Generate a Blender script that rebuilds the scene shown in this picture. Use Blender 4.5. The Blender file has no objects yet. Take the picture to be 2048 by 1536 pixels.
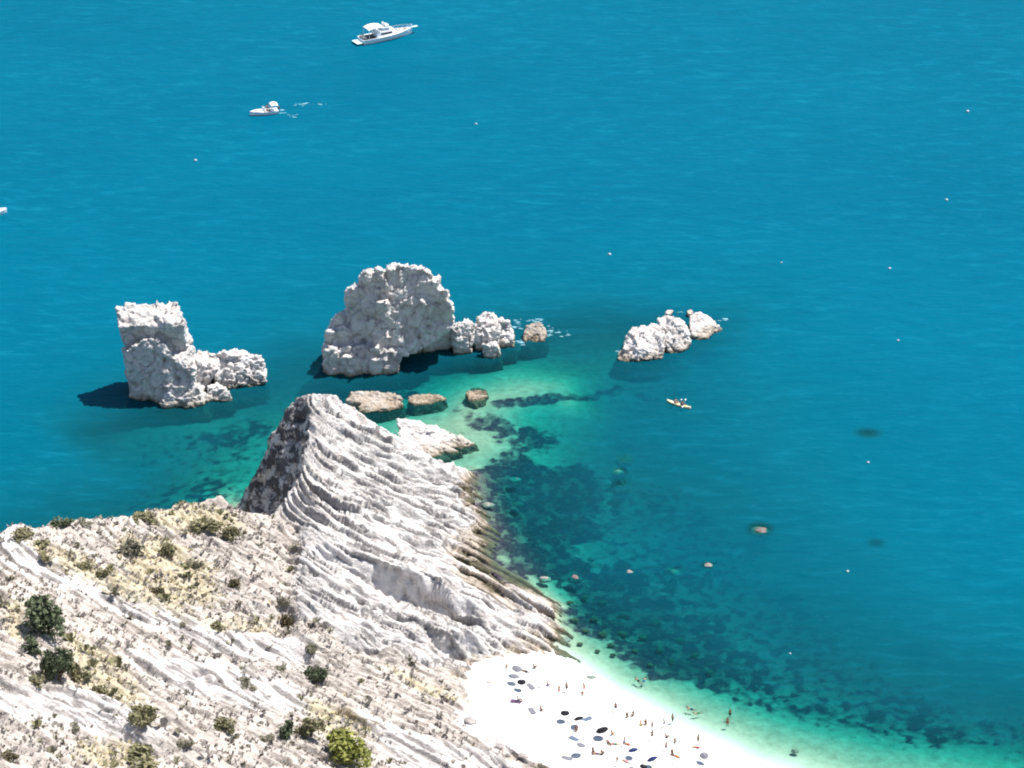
import bpy, bmesh, math, random
import numpy as np
from mathutils import Vector, Matrix, noise as mnoise
from mathutils.geometry import delaunay_2d_cdt

R = math.radians
rng = random.Random(11)
nrng = np.random.default_rng(5)
scene = bpy.context.scene
col = scene.collection

# ------------------------------------------------------------------ camera, sky, sun, exposure
CAM_H = 250.0
PITCH = 27.0
HFOV = 20.0
FPX = 1024.0 / math.tan(R(HFOV / 2))          # focal length in pixels of a 2048 wide picture
cam_data = bpy.data.cameras.new('camera')
cam_data.sensor_width = 36.0
cam_data.lens = 18.0 / math.tan(R(HFOV / 2))
cam_data.clip_start = 1.0
cam_data.clip_end = 30000.0
cam = bpy.data.objects.new('camera', cam_data)
cam.location = (0, 0, CAM_H)
cam.rotation_euler = (R(90 - PITCH), 0, 0)
col.objects.link(cam)
scene.camera = cam

SUN_EL, SUN_AZ = 61.0, 58.0                    # azimuth measured from +Y towards +X
world = bpy.data.worlds.new('World')
scene.world = world
world.use_nodes = True
wn = world.node_tree
bg = wn.nodes['Background']
sky = wn.nodes.new('ShaderNodeTexSky')
sky.sky_type = 'NISHITA'
sky.sun_disc = False
sky.sun_elevation = R(SUN_EL)
sky.sun_rotation = R(SUN_AZ)
sky.altitude = 200
wn.links.new(sky.outputs[0], bg.inputs['Color'])
bg.inputs['Strength'].default_value = 0.085
sun_data = bpy.data.lights.new('sun', 'SUN')
sun_data.energy = 4.9
sun_data.angle = R(0.5)
sun_data.color = (1.0, 0.965, 0.91)
sun = bpy.data.objects.new('sun', sun_data)
sv = Vector((math.sin(R(SUN_AZ)) * math.cos(R(SUN_EL)), math.cos(R(SUN_AZ)) * math.cos(R(SUN_EL)), math.sin(R(SUN_EL))))
sun.rotation_euler = sv.to_track_quat('Z', 'Y').to_euler()
sun.location = (200, 300, 600)
col.objects.link(sun)
scene.view_settings.view_transform = 'Standard'
scene.view_settings.look = 'None'
scene.view_settings.gamma = 1.0
scene.view_settings.exposure = 0.85
scene.view_settings.use_curve_mapping = False
scene.cycles.filter_width = 2.0

# ------------------------------------------------------------------ picture <-> place
cp, sp = math.cos(R(PITCH)), math.sin(R(PITCH))
def ray(u, v):
    a = (u - 1024.0) / FPX
    b = -(v - 768.0) / FPX
    return np.array([a, cp + b * sp, -sp + b * cp])
def at_z(u, v, z=0.0):
    d = ray(u, v); t = (z - CAM_H) / d[2]
    return np.array([d[0] * t, d[1] * t, z])
def at_y(u, v, y):
    d = ray(u, v); t = y / d[1]
    return np.array([d[0] * t, y, CAM_H + d[2] * t])

# ------------------------------------------------------------------ numpy noise
_perm = np.random.default_rng(3).permutation(512).astype(np.int64)
_perm = np.concatenate([_perm, _perm, _perm])
_grad = np.random.default_rng(4).normal(size=(512, 3)); _grad /= np.linalg.norm(_grad, axis=1)[:, None]
def _hash(i, j, k):
    return _perm[(_perm[(_perm[i & 511] + j) & 511] + k) & 511]
def pnoise(p):
    p = np.asarray(p, float)
    f = np.floor(p); i = f.astype(np.int64); f = p - f
    w = f * f * f * (f * (f * 6 - 15) + 10)
    out = 0
    for dx in (0, 1):
        wx = w[:, 0] if dx else 1 - w[:, 0]
        for dy in (0, 1):
            wy = w[:, 1] if dy else 1 - w[:, 1]
            for dz in (0, 1):
                wz = w[:, 2] if dz else 1 - w[:, 2]
                g = _grad[_hash(i[:, 0] + dx, i[:, 1] + dy, i[:, 2] + dz)]
                out = out + wx * wy * wz * (g[:, 0] * (f[:, 0] - dx) + g[:, 1] * (f[:, 1] - dy) + g[:, 2] * (f[:, 2] - dz))
    return out * 1.5
def fbm(p, octv=4, gain=0.5, lac=2.03):
    a, s, o = 1.0, 0.0, 0.0
    q = np.asarray(p, float)
    for _ in range(octv):
        o = o + a * pnoise(q); s += a
        a *= gain; q = q * lac + 17.3
    return o / s
def voronoi(p):
    p = np.asarray(p, float); i = np.floor(p).astype(np.int64)
    f1 = np.full(len(p), 9.0); f2 = np.full(len(p), 9.0); idn = np.zeros(len(p))
    for dx in (-1, 0, 1):
        for dy in (-1, 0, 1):
            for dz in (-1, 0, 1):
                h = _hash(i[:, 0] + dx, i[:, 1] + dy, i[:, 2] + dz)
                c = np.stack([i[:, 0] + dx, i[:, 1] + dy, i[:, 2] + dz], 1) + 0.5 + 0.45 * _grad[h]
                d = np.linalg.norm(p - c, axis=1)
                m = d < f1
                f2 = np.where(m, f1, np.minimum(f2, d)); f1 = np.where(m, d, f1); idn = np.where(m, h / 512.0, idn)
    return f1, f2, idn
def facets(p):
    """height of randomly tilted planar pieces, one per cell"""
    p = np.asarray(p, float); i = np.floor(p).astype(np.int64)
    best = np.full(len(p), 9.0); out = np.zeros(len(p))
    for dx in (-1, 0, 1):
        for dy in (-1, 0, 1):
            for dz in (-1, 0, 1):
                h = _hash(i[:, 0] + dx, i[:, 1] + dy, i[:, 2] + dz)
                v = p - (np.stack([i[:, 0] + dx, i[:, 1] + dy, i[:, 2] + dz], 1) + 0.5 + 0.45 * _grad[h])
                d = (v * v).sum(1); m = d < best
                best = np.where(m, d, best); out = np.where(m, (v * _grad[(h * 5 + 11) & 511]).sum(1) * 1.5 + (h / 512.0 - 0.5) * 0.9, out)
    return out
def sstep(a, b, x):
    t = np.clip((x - a) / (b - a), 0, 1); return t * t * (3 - 2 * t)
def inside(poly, x, y):
    r = np.zeros(x.shape, bool); n = len(poly)
    for k in range(n):
        x0, y0 = poly[k]; x1, y1 = poly[(k + 1) % n]
        c = (y0 > y) != (y1 > y)
        with np.errstate(divide='ignore', invalid='ignore'):
            xi = (x1 - x0) * (y - y0) / (y1 - y0 + 1e-12) + x0
        r ^= c & (x < xi)
    return r
def blur(a, s):
    n = max(1, int(3 * s)); k = np.exp(-0.5 * (np.arange(-n, n + 1) / s) ** 2); k /= k.sum()
    for ax in (0, 1):
        pad = [(0, 0), (0, 0)]; pad[ax] = (n, n)
        b = np.pad(a, pad, mode='edge'); o = np.zeros_like(a)
        for t, w in enumerate(k):
            o += w * (b[t:t + a.shape[0], :] if ax == 0 else b[:, t:t + a.shape[1]])
        a = o
    return a

# ------------------------------------------------------------------ object helpers
def mesh_np(name, V, F, smooth=True):
    me = bpy.data.meshes.new(name)
    V = np.asarray(V, np.float32); F = np.asarray(F, np.int32)
    n = F.shape[1]
    me.vertices.add(len(V)); me.vertices.foreach_set('co', V.ravel())
    me.loops.add(F.size); me.loops.foreach_set('vertex_index', F.ravel())
    me.polygons.add(len(F)); me.polygons.foreach_set('loop_start', np.arange(0, F.size, n, dtype=np.int32))
    me.polygons.foreach_set('loop_total', np.full(len(F), n, np.int32))
    me.polygons.foreach_set('use_smooth', np.full(len(F), smooth, bool))
    me.update(calc_edges=True); me.validate()
    return me
def link(name, me, mat=None, parent=None):
    o = bpy.data.objects.new(name, me); col.objects.link(o)
    if mat is not None and me is not None:
        if len(me.materials) == 0: me.materials.append(mat)
        else:
            o.material_slots[0].link = 'OBJECT'; o.material_slots[0].material = mat
    if parent is not None: o.parent = parent
    return o
def tag(o, label=None, cat=None, group=None, kind=None):
    for k, v in (('label', label), ('category', cat), ('group', group), ('kind', kind)):
        if v: o[k] = v
    return o
def empty(name, loc=(0, 0, 0), rz=0.0):
    o = bpy.data.objects.new(name, None); o.empty_display_size = 0.3
    o.location = loc; o.rotation_euler = (0, 0, rz); col.objects.link(o)
    return o
def from_bm(name, bm, mat=None, parent=None, smooth=False):
    me = bpy.data.meshes.new(name); bm.to_mesh(me); bm.free()
    if smooth: me.polygons.foreach_set('use_smooth', [True] * len(me.polygons))
    return link(name, me, mat, parent)
def attr(me, name, vals):
    a = me.attributes.new(name, 'FLOAT', 'POINT'); a.data.foreach_set('value', np.asarray(vals, np.float32))

# ------------------------------------------------------------------ materials
def mat(name, base=(0.5, 0.5, 0.5), rough=0.8, spec=0.3, var=0.0, scale=3.0):
    m = bpy.data.materials.new(name); m.use_nodes = True
    nt = m.node_tree; b = nt.nodes['Principled BSDF']
    b.inputs['Base Color'].default_value = (*base, 1); b.inputs['Roughness'].default_value = rough
    b.inputs['Specular IOR Level'].default_value = spec
    if var:
        tc = nt.nodes.new('ShaderNodeTexCoord'); nz = nt.nodes.new('ShaderNodeTexNoise')
        nz.inputs['Scale'].default_value = scale; nz.inputs['Detail'].default_value = 4
        nt.links.new(tc.outputs['Object'], nz.inputs['Vector'])
        rp = nt.nodes.new('ShaderNodeValToRGB')
        rp.color_ramp.elements[0].position = 0.3; rp.color_ramp.elements[1].position = 0.7
        rp.color_ramp.elements[0].color = (*[c * (1 - var) for c in base], 1)
        rp.color_ramp.elements[1].color = (*[min(0.9, c * (1 + var)) for c in base], 1)
        nt.links.new(nz.outputs['Fac'], rp.inputs['Fac']); nt.links.new(rp.outputs['Color'], b.inputs['Base Color'])
    return m
class NT:
    def __init__(s, m): s.t = m.node_tree; s.n = s.t.nodes
    def new(s, typ, **kw):
        n = s.n.new(typ)
        for k, v in kw.items(): setattr(n, k, v)
        return n
    def link(s, a, b): s.t.links.new(a, b)
    def noise(s, vec, scale, detail=4, rough=0.55, dist=0.0):
        n = s.new('ShaderNodeTexNoise'); n.inputs['Scale'].default_value = scale
        n.inputs['Detail'].default_value = detail; n.inputs['Roughness'].default_value = rough
        n.inputs['Distortion'].default_value = dist
        if vec is not None: s.link(vec, n.inputs['Vector'])
        return n.outputs['Fac']
    def ramp(s, fac, stops):
        r = s.new('ShaderNodeValToRGB'); e = r.color_ramp.elements
        while len(e) < len(stops): e.new(0.5)
        for k, (p, c) in enumerate(stops):
            e[k].position = p; e[k].color = (*c, 1) if len(c) == 3 else c
        s.link(fac, r.inputs['Fac']); return r.outputs['Color']
    def rng(s, fac, a, b, c=0.0, d=1.0, smooth=False):
        r = s.new('ShaderNodeMapRange'); r.inputs[1].default_value = a; r.inputs[2].default_value = b
        r.inputs[3].default_value = c; r.inputs[4].default_value = d
        if smooth: r.interpolation_type = 'SMOOTHSTEP'
        s.link(fac, r.inputs[0]); return r.outputs[0]
    def mix(s, fac, a, b, mode='MIX'):
        n = s.new('ShaderNodeMix', data_type='RGBA', blend_type=mode)
        for inp, val in ((n.inputs['Factor'], fac), (n.inputs['A'], a), (n.inputs['B'], b)):
            if isinstance(val, (int, float)): inp.default_value = val
            elif isinstance(val, tuple): inp.default_value = (*val, 1)
            else: s.link(val, inp)
        return n.outputs['Result']
    def math(s, op, a, b=None):
        n = s.new('ShaderNodeMath', operation=op)
        for k, val in enumerate((a, b)):
            if val is None: continue
            if isinstance(val, (int, float)): n.inputs[k].default_value = val
            else: s.link(val, n.inputs[k])
        return n.outputs[0]
    def mapping(s, vec, scale=(1, 1, 1), rot=(0, 0, 0)):
        n = s.new('ShaderNodeMapping'); n.inputs['Scale'].default_value = scale; n.inputs['Rotation'].default_value = rot
        s.link(vec, n.inputs['Vector']); return n.outputs[0]
    def bump(s, h, strength, dist):
        n = s.new('ShaderNodeBump'); n.inputs['Strength'].default_value = strength; n.inputs['Distance'].default_value = dist
        s.link(h, n.inputs['Height']); return n.outputs[0]
    def attr(s, name):
        n = s.new('ShaderNodeAttribute', attribute_name=name); return n.outputs['Fac']

def rock_material(name, soil=False, bedded=True, land=False, brown=False):
    m = bpy.data.materials.new(name); m.use_nodes = True
    g = NT(m); b = g.n['Principled BSDF']
    geo = g.new('ShaderNodeNewGeometry'); pos = geo.outputs['Position']
    sep = g.new('ShaderNodeSeparateXYZ'); g.link(pos, sep.inputs[0])
    dot = g.new('ShaderNodeVectorMath', operation='DOT_PRODUCT'); dot.inputs[1].default_value = (0.36, 0.37, 0.86)
    g.link(pos, dot.inputs[0])
    warp = g.noise(pos, 0.22, 4)
    s = g.math('ADD', dot.outputs['Value'], g.math('MULTIPLY', warp, 3.0))
    sv_ = g.new('ShaderNodeCombineXYZ'); g.link(s, sv_.inputs[2])
    g.link(g.math('MULTIPLY', sep.outputs[0], 0.06), sv_.inputs[0])
    g.link(g.math('MULTIPLY', sep.outputs[1], 0.06), sv_.inputs[1])
    bands = g.noise(sv_.outputs[0], 1.7, 5, 0.65)
    blot = g.noise(pos, 0.35, 6, 0.62)
    fine = g.noise(pos, 2.2, 5, 0.7)
    c = g.ramp(blot, [(0.30, (0.48, 0.435, 0.41)), (0.46, (0.66, 0.62, 0.595)), (0.68, (0.76, 0.73, 0.71))] if not brown else [(0.32, (0.20, 0.165, 0.135)), (0.48, (0.38, 0.33, 0.285)), (0.68, (0.60, 0.55, 0.51))])
    if bedded:
        dk = g.rng(bands, 0.40, 0.30, 0, 0.62)
        c = g.mix(dk, c, (0.27, 0.24, 0.23))
        lt = g.rng(bands, 0.55, 0.66, 0, 0.5)
        c = g.mix(lt, c, (0.78, 0.76, 0.74) if not brown else (0.55, 0.48, 0.42))
    if land:
        c = g.mix(g.rng(g.attr('tone'), -0.15, -0.9, 0, 0.55), c, (0.40, 0.375, 0.37))
        c = g.mix(g.math('MULTIPLY', g.attr('seam_shade'), 0.88), c, (0.205, 0.19, 0.19))  # marl tone plus step shadow, painted dark along the bed steps
        c = g.mix(g.math('MULTIPLY', g.attr('lichen'), g.rng(g.noise(pos, 0.55, 5, 0.7), 0.43, 0.52, 0, 0.92)), c, (0.075, 0.07, 0.078))  # dark blotches paint the shade of cavities onto the steep face
    ru = g.noise(g.mapping(pos, (0.5, 0.5, 0.16)), 1.0, 5, 0.7)
    c = g.mix(g.rng(ru, 0.60, 0.74, 0, 0.4), c, (0.42, 0.33, 0.24))
    c = g.mix(g.rng(ru, 0.38, 0.28, 0, 0.4), c, (0.30, 0.285, 0.29))
    sp_ = g.rng(fine, 0.33, 0.26, 0, 0.5)
    c = g.mix(sp_, c, (0.22, 0.20, 0.19))
    if soil:
        so = g.attr('soil')
        sn = g.noise(pos, 0.9, 6, 0.7)
        soilc = g.ramp(sn, [(0.3, (0.24, 0.20, 0.17)), (0.46, (0.42, 0.36, 0.31)), (0.60, (0.56, 0.50, 0.44)), (0.7, (0.64, 0.59, 0.55))])
        c = g.mix(g.math('MULTIPLY', so, 0.85), c, soilc)
        gr = g.attr('grass')
        gn = g.noise(pos, 0.7, 5, 0.7)
        grc = g.ramp(gn, [(0.3, (0.34, 0.28, 0.15)), (0.5, (0.50, 0.43, 0.27)), (0.7, (0.62, 0.55, 0.41))])
        gm = g.rng(g.math('ADD', gr, g.math('MULTIPLY', g.math('SUBTRACT', g.noise(pos, 0.5, 5, 0.7), 0.5), 1.6)), 0.4, 0.95, 0, 0.7)
        c = g.mix(gm, c, grc)
    # weathered tide zone
    
    zn = g.math('ADD', sep.outputs[2], g.math('MULTIPLY', g.math('SUBTRACT', g.noise(pos, 0.45, 5, 0.65), 0.5), 4.0))
    tan = g.rng(zn, 1.7, 0.4, 0, 0.6)
    c = g.mix(tan, c, g.ramp(fine, [(0.3, (0.20, 0.14, 0.08)), (0.5, (0.36, 0.27, 0.17)), (0.7, (0.46, 0.38, 0.28))]))
    zs = g.math('ADD', sep.outputs[2], g.math('MULTIPLY', g.math('SUBTRACT', fine, 0.5), 0.8))
    wet = g.rng(zs, 0.45, 0.12, 0, 0.85)
    c = g.mix(wet, c, (0.10, 0.085, 0.05))
    g.link(c, b.inputs['Base Color'])
    b.inputs['Roughness'].default_value = 0.9; b.inputs['Specular IOR Level'].default_value = 0.15
    h = g.math('ADD', g.math('MULTIPLY', bands, 0.6 if bedded else 0.25), g.math('ADD', g.noise(pos, 1.1, 6, 0.65), g.math('MULTIPLY', fine, 0.5)))
    g.link(g.bump(h, 0.9, 0.55), b.inputs['Normal'])
    return m

# ------------------------------------------------------------------ base relief: a triangulated set of surveyed points
pts = []
def P(*lst):
    ids = []
    for u, v, z in lst:
        p = at_z(u, v, z); pts.append((p[0], p[1], z)); ids.append(len(pts) - 1)
    return ids
def Wp(*lst):
    ids = []
    for x, y, z in lst:
        pts.append((x, y, z)); ids.append(len(pts) - 1)
    return ids
edges = []
def line(ids):
    for a, b in zip(ids[:-1], ids[1:]): edges.append((a, b))
    return ids
def off(ids, dx, dy, z):
    out = []
    for i in ids:
        x, y, _ = pts[i]; pts.append((x + dx, y + dy, z)); out.append(len(pts) - 1)
    return out
# crest of the headland
crestL = line(P((470, 1012, 0.2), (482, 988, 3), (505, 945, 8), (532, 885, 13), (556, 830, 18), (575, 800, 20.5), (592, 789, 21.5), (640, 783, 22), (678, 789, 21.5),
                (705, 812, 19), (745, 842, 16), (800, 868, 12), (860, 905, 7.5), (905, 925, 3.5), (932, 940, 1.0)))
off(crestL[1:4], -2.0, 3.5, -1.5); off(crestL[4:10], 0.5, 6.0, 1.0); off(crestL[4:10], 1, 9.0, -2.0); off(crestL[10:], 1.5, 4.5, -1.2)
# edge between the shaded face and the lit slope
rim = line(P((618, 806, 20.8), (613, 868, 18.6), (603, 915, 17), (593, 960, 15), (590, 1008, 13.2), (596, 1042, 12)))
foot = line(P((487, 1019, 1), (530, 1026, 1.6), (566, 1026, 3.5)))
P((560, 985, 6.3), (585, 1018, 7.5))
Wp((-44, 431, 0.0), (-47, 434, -0.8), (-40.5, 430.5, 0.8), (-52, 432, -1.2))
# lit dip slope
P((700, 880, 16.4), (760, 950, 11.0), (700, 1000, 12.8), (800, 1020, 8.0), (850, 975, 6.2), (650, 1050, 12.8), (750, 1080, 9.8), (850, 1075, 4.4), (690, 930, 14.8), (640, 880, 18.2), (640, 970, 14.9))
shore = line(P((925, 962, 0.3), (932, 1000, 0.3), (955, 1040, 0.2), (950, 1075, 0.2), (905, 1088, 0.8), (900, 1115, 1.6), (935, 1160, 0.9), (1000, 1185, 0.7), (1060, 1190, 0.9), (1098, 1203, 0.6), (1104, 1225, 0.5), (1096, 1265, 0.4), (1077, 1300, 0.35)))
P((960, 1110, -0.25), (1000, 1150, -0.3), (1045, 1172, -0.4), (985, 1050, -0.5), (1000, 1120, -0.8))
# step one
F = line(P((640, 1092, 12.9), (690, 1103, 12.3), (780, 1125, 10.5), (870, 1150, 8), (920, 1195, 5), (985, 1225, 3.2), (1060, 1230, 1.8)))
G = line(P((660, 1118, 11.06), (700, 1131, 9.96), (770, 1190, 4.67), (850, 1225, 1.5), (910, 1242, 1.2)))
H = line(P((640, 1150, 11.6), (700, 1172, 10), (780, 1230, 7), (858, 1250, 6.5), (892, 1257, 6.3), (946, 1262, 5.2), (990, 1284, 2.4)))
K = line(P((862, 1278, 4.2), (899, 1306, 2.0), (927, 1323, 0.6), (963, 1314, 0.9), (1004, 1306, 0.7)))
P((1040, 1270, 1.4))
T = line(P((615, 1235, 12.6), (660, 1252, 12.4), (720, 1268, 10.6), (777, 1283, 8.0), (850, 1300, 4.2), (905, 1318, 1.6)))
U = line(P((680, 1284, 9.7), (715, 1303, 7.7), (777, 1309, 5.6), (850, 1325, 3.2)))
P((640, 1195, 11.5), (750, 1245, 8.0), (800, 1262, 6.6))
# slope down to the beach
P((700, 1350, 9.4), (780, 1345, 5.8), (850, 1385, 3.6), (800, 1450, 6.4), (900, 1500, 3.4), (750, 1536, 11), (940, 1330, 1.0), (933, 1365, 1.2), (935, 1410, 1.4), (915, 1442, 1.7),
  (960, 1482, 1.8), (1010, 1500, 1.7), (1080, 1540, 1.9), (1150, 1600, 2.2), (900, 1600, 6), (1000, 1640, 5), (680, 1440, 11.5), (640, 1500, 14.5))
# hillside edge above the sea
S = line(P((-160, 1085, 29), (-60, 1076, 27), (0, 1067, 26), (100, 1047, 23.3), (200, 1033, 20.4), (300, 1023, 17.2), (400, 1019, 14), (480, 1015, 11.5), (540, 1030, 11), (590, 1040, 11.8)))
off(S[:8], -4, 7, 11); off(S[:7], -8, 14, -1.5); off(S[7:9], -0.5, 4, 3)
P((0, 1130, 29), (0, 1250, 33), (0, 1400, 38.5), (0, 1536, 44), (-120, 1300, 40), (-120, 1536, 50), (-250, 1400, 50), (200, 1100, 22.4), (200, 1200, 24), (200, 1320, 27.3), (200, 1440, 30.5), (200, 1536, 34),
  (400, 1100, 16), (400, 1200, 17.2), (400, 1320, 20), (400, 1440, 22.8), (400, 1536, 25.5), (550, 1080, 12.6), (550, 1150, 13.2), (560, 1300, 14.6), (560, 1400, 16.6), (560, 1536, 19.5),
  (590, 1120, 12.2), (575, 1240, 10.8), (580, 1205, 12.8), (0, 1750, 60), (300, 1750, 42), (600, 1750, 27), (900, 1750, 13), (-200, 1750, 66))
Wp((-130, 250, 80), (-60, 250, 58), (0, 250, 30), (40, 250, 18), (130, 250, 6), (-130, 330, 55), (-130, 370, 40), (-130, 405, -4))
# beach and sea bed
P((1085, 1300, 0.1), (1150, 1352, 0.0), (1230, 1402, 0.0), (1318, 1454, 0.0), (1405, 1499, 0.0), (1480, 1542, 0.0), (1700, 1630, 0), (2000, 1750, 0))
P((1000, 1340, 1.5), (1030, 1400, 2.0), (1120, 1440, 1.8), (1200, 1500, 1.9), (1300, 1560, 2.2), (1350, 1500, 1.2), (1230, 1440, 1.2))
P((1130, 1240, -1.0), (1180, 1272, -1.3), (1300, 1350, -1.5), (1400, 1392, -1.5), (1560, 1452, -1.6), (1750, 1490, -1.8), (2048, 1535, -1.9), (2200, 1560, -2))
P((1180, 1220, -2.4), (1350, 1300, -2.6), (1500, 1370, -2.8), (1750, 1440, -3.2), (2048, 1480, -3.6), (1250, 1150, -3.2), (1450, 1200, -3.8), (1700, 1320, -4.4), (2048, 1380, -5.5),
  (1000, 960, -1.7), (1050, 1040, -2.4), (1080, 1110, -1.9), (1150, 1000, -3), (1300, 980, -4), (1500, 1050, -5), (1750, 1100, -6.5), (2048, 1200, -8), (1250, 900, -4), (1500, 900, -6), (1800, 900, -9), (2100, 1000, -10),
  (980, 885, -0.9), (920, 850, -0.8), (1000, 830, -1.4), (950, 805, -0.9), (1080, 840, -2.3), (1150, 822, -1.5), (1115, 808, -1.9), (1190, 838, -2.1), (1200, 850, -3.2), (1010, 748, -1.9), (920, 765, -2.2), (1080, 735, -2.8), (830, 770, -3.2), (740, 770, -3.6), (1060, 785, -1.1), (1130, 772, -1.5), (1200, 755, -3), (1330, 750, -4.0), (1300, 720, -3), (1420, 690, -4.5), (1500, 660, -6.5), (1450, 800, -5.5), (1650, 700, -9),
  (330, 850, -3.0), (420, 850, -2.7), (500, 880, -2.6), (440, 960, -2.4), (465, 1005, -0.8), (350, 960, -3.6), (300, 1000, -4.0), (180, 910, -4.0), (120, 980, -7), (0, 900, -9), (560, 790, -4), (600, 740, -5), (560, 700, -7), (200, 800, -7), (250, 1010, -5),
  (100, 700, -12), (400, 600, -12), (800, 480, -13), (1100, 600, -9), (1300, 560, -11), (1700, 550, -13), (2100, 700, -13), (1200, 660, -5), (1140, 690, -4))
Wp((-140, 620, -16), (0, 620, -16), (140, 620, -16), (-140, 500, -13), (140, 500, -13), (140, 420, -9), (140, 380, -4.5), (140, 330, 0.5), (-140, 450, -10))

X0, X1, Y0, Y1, DX = -125.0, 125.0, 262.0, 560.0, 0.5
xs = np.arange(X0, X1 + 1e-6, DX); ys = np.arange(Y0, Y1 + 1e-6, DX)
def build_base():
    v2 = [Vector((p[0], p[1])) for p in pts]
    vo, eo, fo, ov, oe, of = delaunay_2d_cdt(v2, edges, [], 0, 1e-4)
    zz = []
    known = np.array([(p[0], p[1]) for p in pts]); kz = np.array([p[2] for p in pts])
    for k, v in enumerate(vo):
        if ov[k]: zz.append(pts[ov[k][0]][2])
        else:
            d = np.hypot(known[:, 0] - v.x, known[:, 1] - v.y); i = np.argsort(d)[:3]; w = 1 / (d[i] + 0.01)
            zz.append(float((kz[i] * w).sum() / w.sum()))
    Hm = np.full((len(ys), len(xs)), -15.0)
    for f in fo:
        a, b, c = [vo[i] for i in f[:3]]; za, zb, zc = [zz[i] for i in f[:3]]
        i0 = max(0, int((min(a.x, b.x, c.x) - X0) / DX)); i1 = min(len(xs), int((max(a.x, b.x, c.x) - X0) / DX) + 2)
        j0 = max(0, int((min(a.y, b.y, c.y) - Y0) / DX)); j1 = min(len(ys), int((max(a.y, b.y, c.y) - Y0) / DX) + 2)
        if i1 <= i0 or j1 <= j0: continue
        gx, gy = np.meshgrid(xs[i0:i1], ys[j0:j1])
        den = (b.y - c.y) * (a.x - c.x) + (c.x - b.x) * (a.y - c.y)
        if abs(den) < 1e-9: continue
        l1 = ((b.y - c.y) * (gx - c.x) + (c.x - b.x) * (gy - c.y)) / den
        l2 = ((c.y - a.y) * (gx - c.x) + (a.x - c.x) * (gy - c.y)) / den
        l3 = 1 - l1 - l2
        m = (l1 >= -1e-6) & (l2 >= -1e-6) & (l3 >= -1e-6)
        Hm[j0:j1, i0:i1][m] = (l1 * za + l2 * zb + l3 * zc)[m]
    return Hm
HB = build_base()
HB = np.where(HB > 0.5, blur(HB, 0.7), blur(HB, 2.0))
def hgt(x, y, Hm=None):
    Hm = HB if Hm is None else Hm
    fx = np.clip((np.asarray(x, float) - X0) / DX, 0, len(xs) - 1.001); fy = np.clip((np.asarray(y, float) - Y0) / DX, 0, len(ys) - 1.001)
    i = fx.astype(int); j = fy.astype(int); a = fx - i; b = fy - j
    return (Hm[j, i] * (1 - a) + Hm[j, i + 1] * a) * (1 - b) + (Hm[j + 1, i] * (1 - a) + Hm[j + 1, i + 1] * a) * b
def hit(u, v, Hm=None):
    d = ray(u, v); t = np.arange(330.0, 640.0, 0.12)
    x, y, z = d[0] * t, d[1] * t, CAM_H + d[2] * t
    h = hgt(x, y, Hm); k = np.argmax(z <= np.maximum(h, 0.0))
    return np.array([x[k], y[k], max(0.0, h[k])])
# low ribs and gullies along the hillside, traced on the relief
def rib(path, amp, width):
    global HB
    w = np.array([hit(u, v)[:2] for u, v in path]); gx, gy = np.meshgrid(xs, ys); best = np.full(gx.shape, 1e9)
    for a, b in zip(w[:-1], w[1:]):
        ab = b - a; L = (ab ** 2).sum() + 1e-9
        t = np.clip(((gx - a[0]) * ab[0] + (gy - a[1]) * ab[1]) / L, 0, 1)
        best = np.minimum(best, np.hypot(gx - a[0] - t * ab[0], gy - a[1] - t * ab[1]))
    HB = HB + amp * np.exp(-(best / width) ** 2)
rib([(-40, 1065), (60, 1105), (200, 1165), (330, 1222), (450, 1275), (580, 1292), (700, 1330), (860, 1420)], 1.5, 2.6)
rib([(30, 1072), (120, 1120), (250, 1185), (400, 1248), (520, 1262)], -1.1, 2.4)
rib([(-40, 1370), (90, 1380), (220, 1420), (330, 1480), (430, 1530)], 1.7, 2.2)
rib([(30, 1340), (200, 1390), (320, 1450)], -1.0, 2.0)
rib([(590, 1060), (570, 1130), (560, 1200), (585, 1270)], -1.2, 1.6)
rib([(575, 1215), (578, 1245)], -2.4, 1.5)
rib([(-40, 1402), (90, 1412), (220, 1452), (310, 1500)], -1.9, 1.25)
rib([(240, 1310), (400, 1380), (600, 1440), (760, 1500)], 0.9, 2.5)
rib([(600, 1310), (640, 1370), (700, 1430)], -1.4, 1.8)

# drowned reefs that come close to the surface
def mound(u, v, top, rx, ry):
    global HB
    c = at_z(u, v, 0.0); gx, gy = np.meshgrid(xs, ys)
    HB = np.maximum(HB, top - (((gx - c[0]) / rx) ** 2 + ((gy - c[1]) / ry) ** 2) * 1.0)
REEFS = [(1520, 1058, -0.7, 1.3, 1.4), (1248, 918, -1.6, 1.2, 1.2), (1236, 941, -0.9, 0.9, 0.9), (1242, 966, -2.0, 1.2, 1.2), (1736, 866, -3.2, 1.6, 1.4), (1752, 1085, -3.6, 1.2, 1.2), (1417, 1130, -1.0, 0.8, 0.8), (1349, 1140, -1.4, 1.0, 1.0)]
for a in REEFS: mound(*a)

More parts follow.
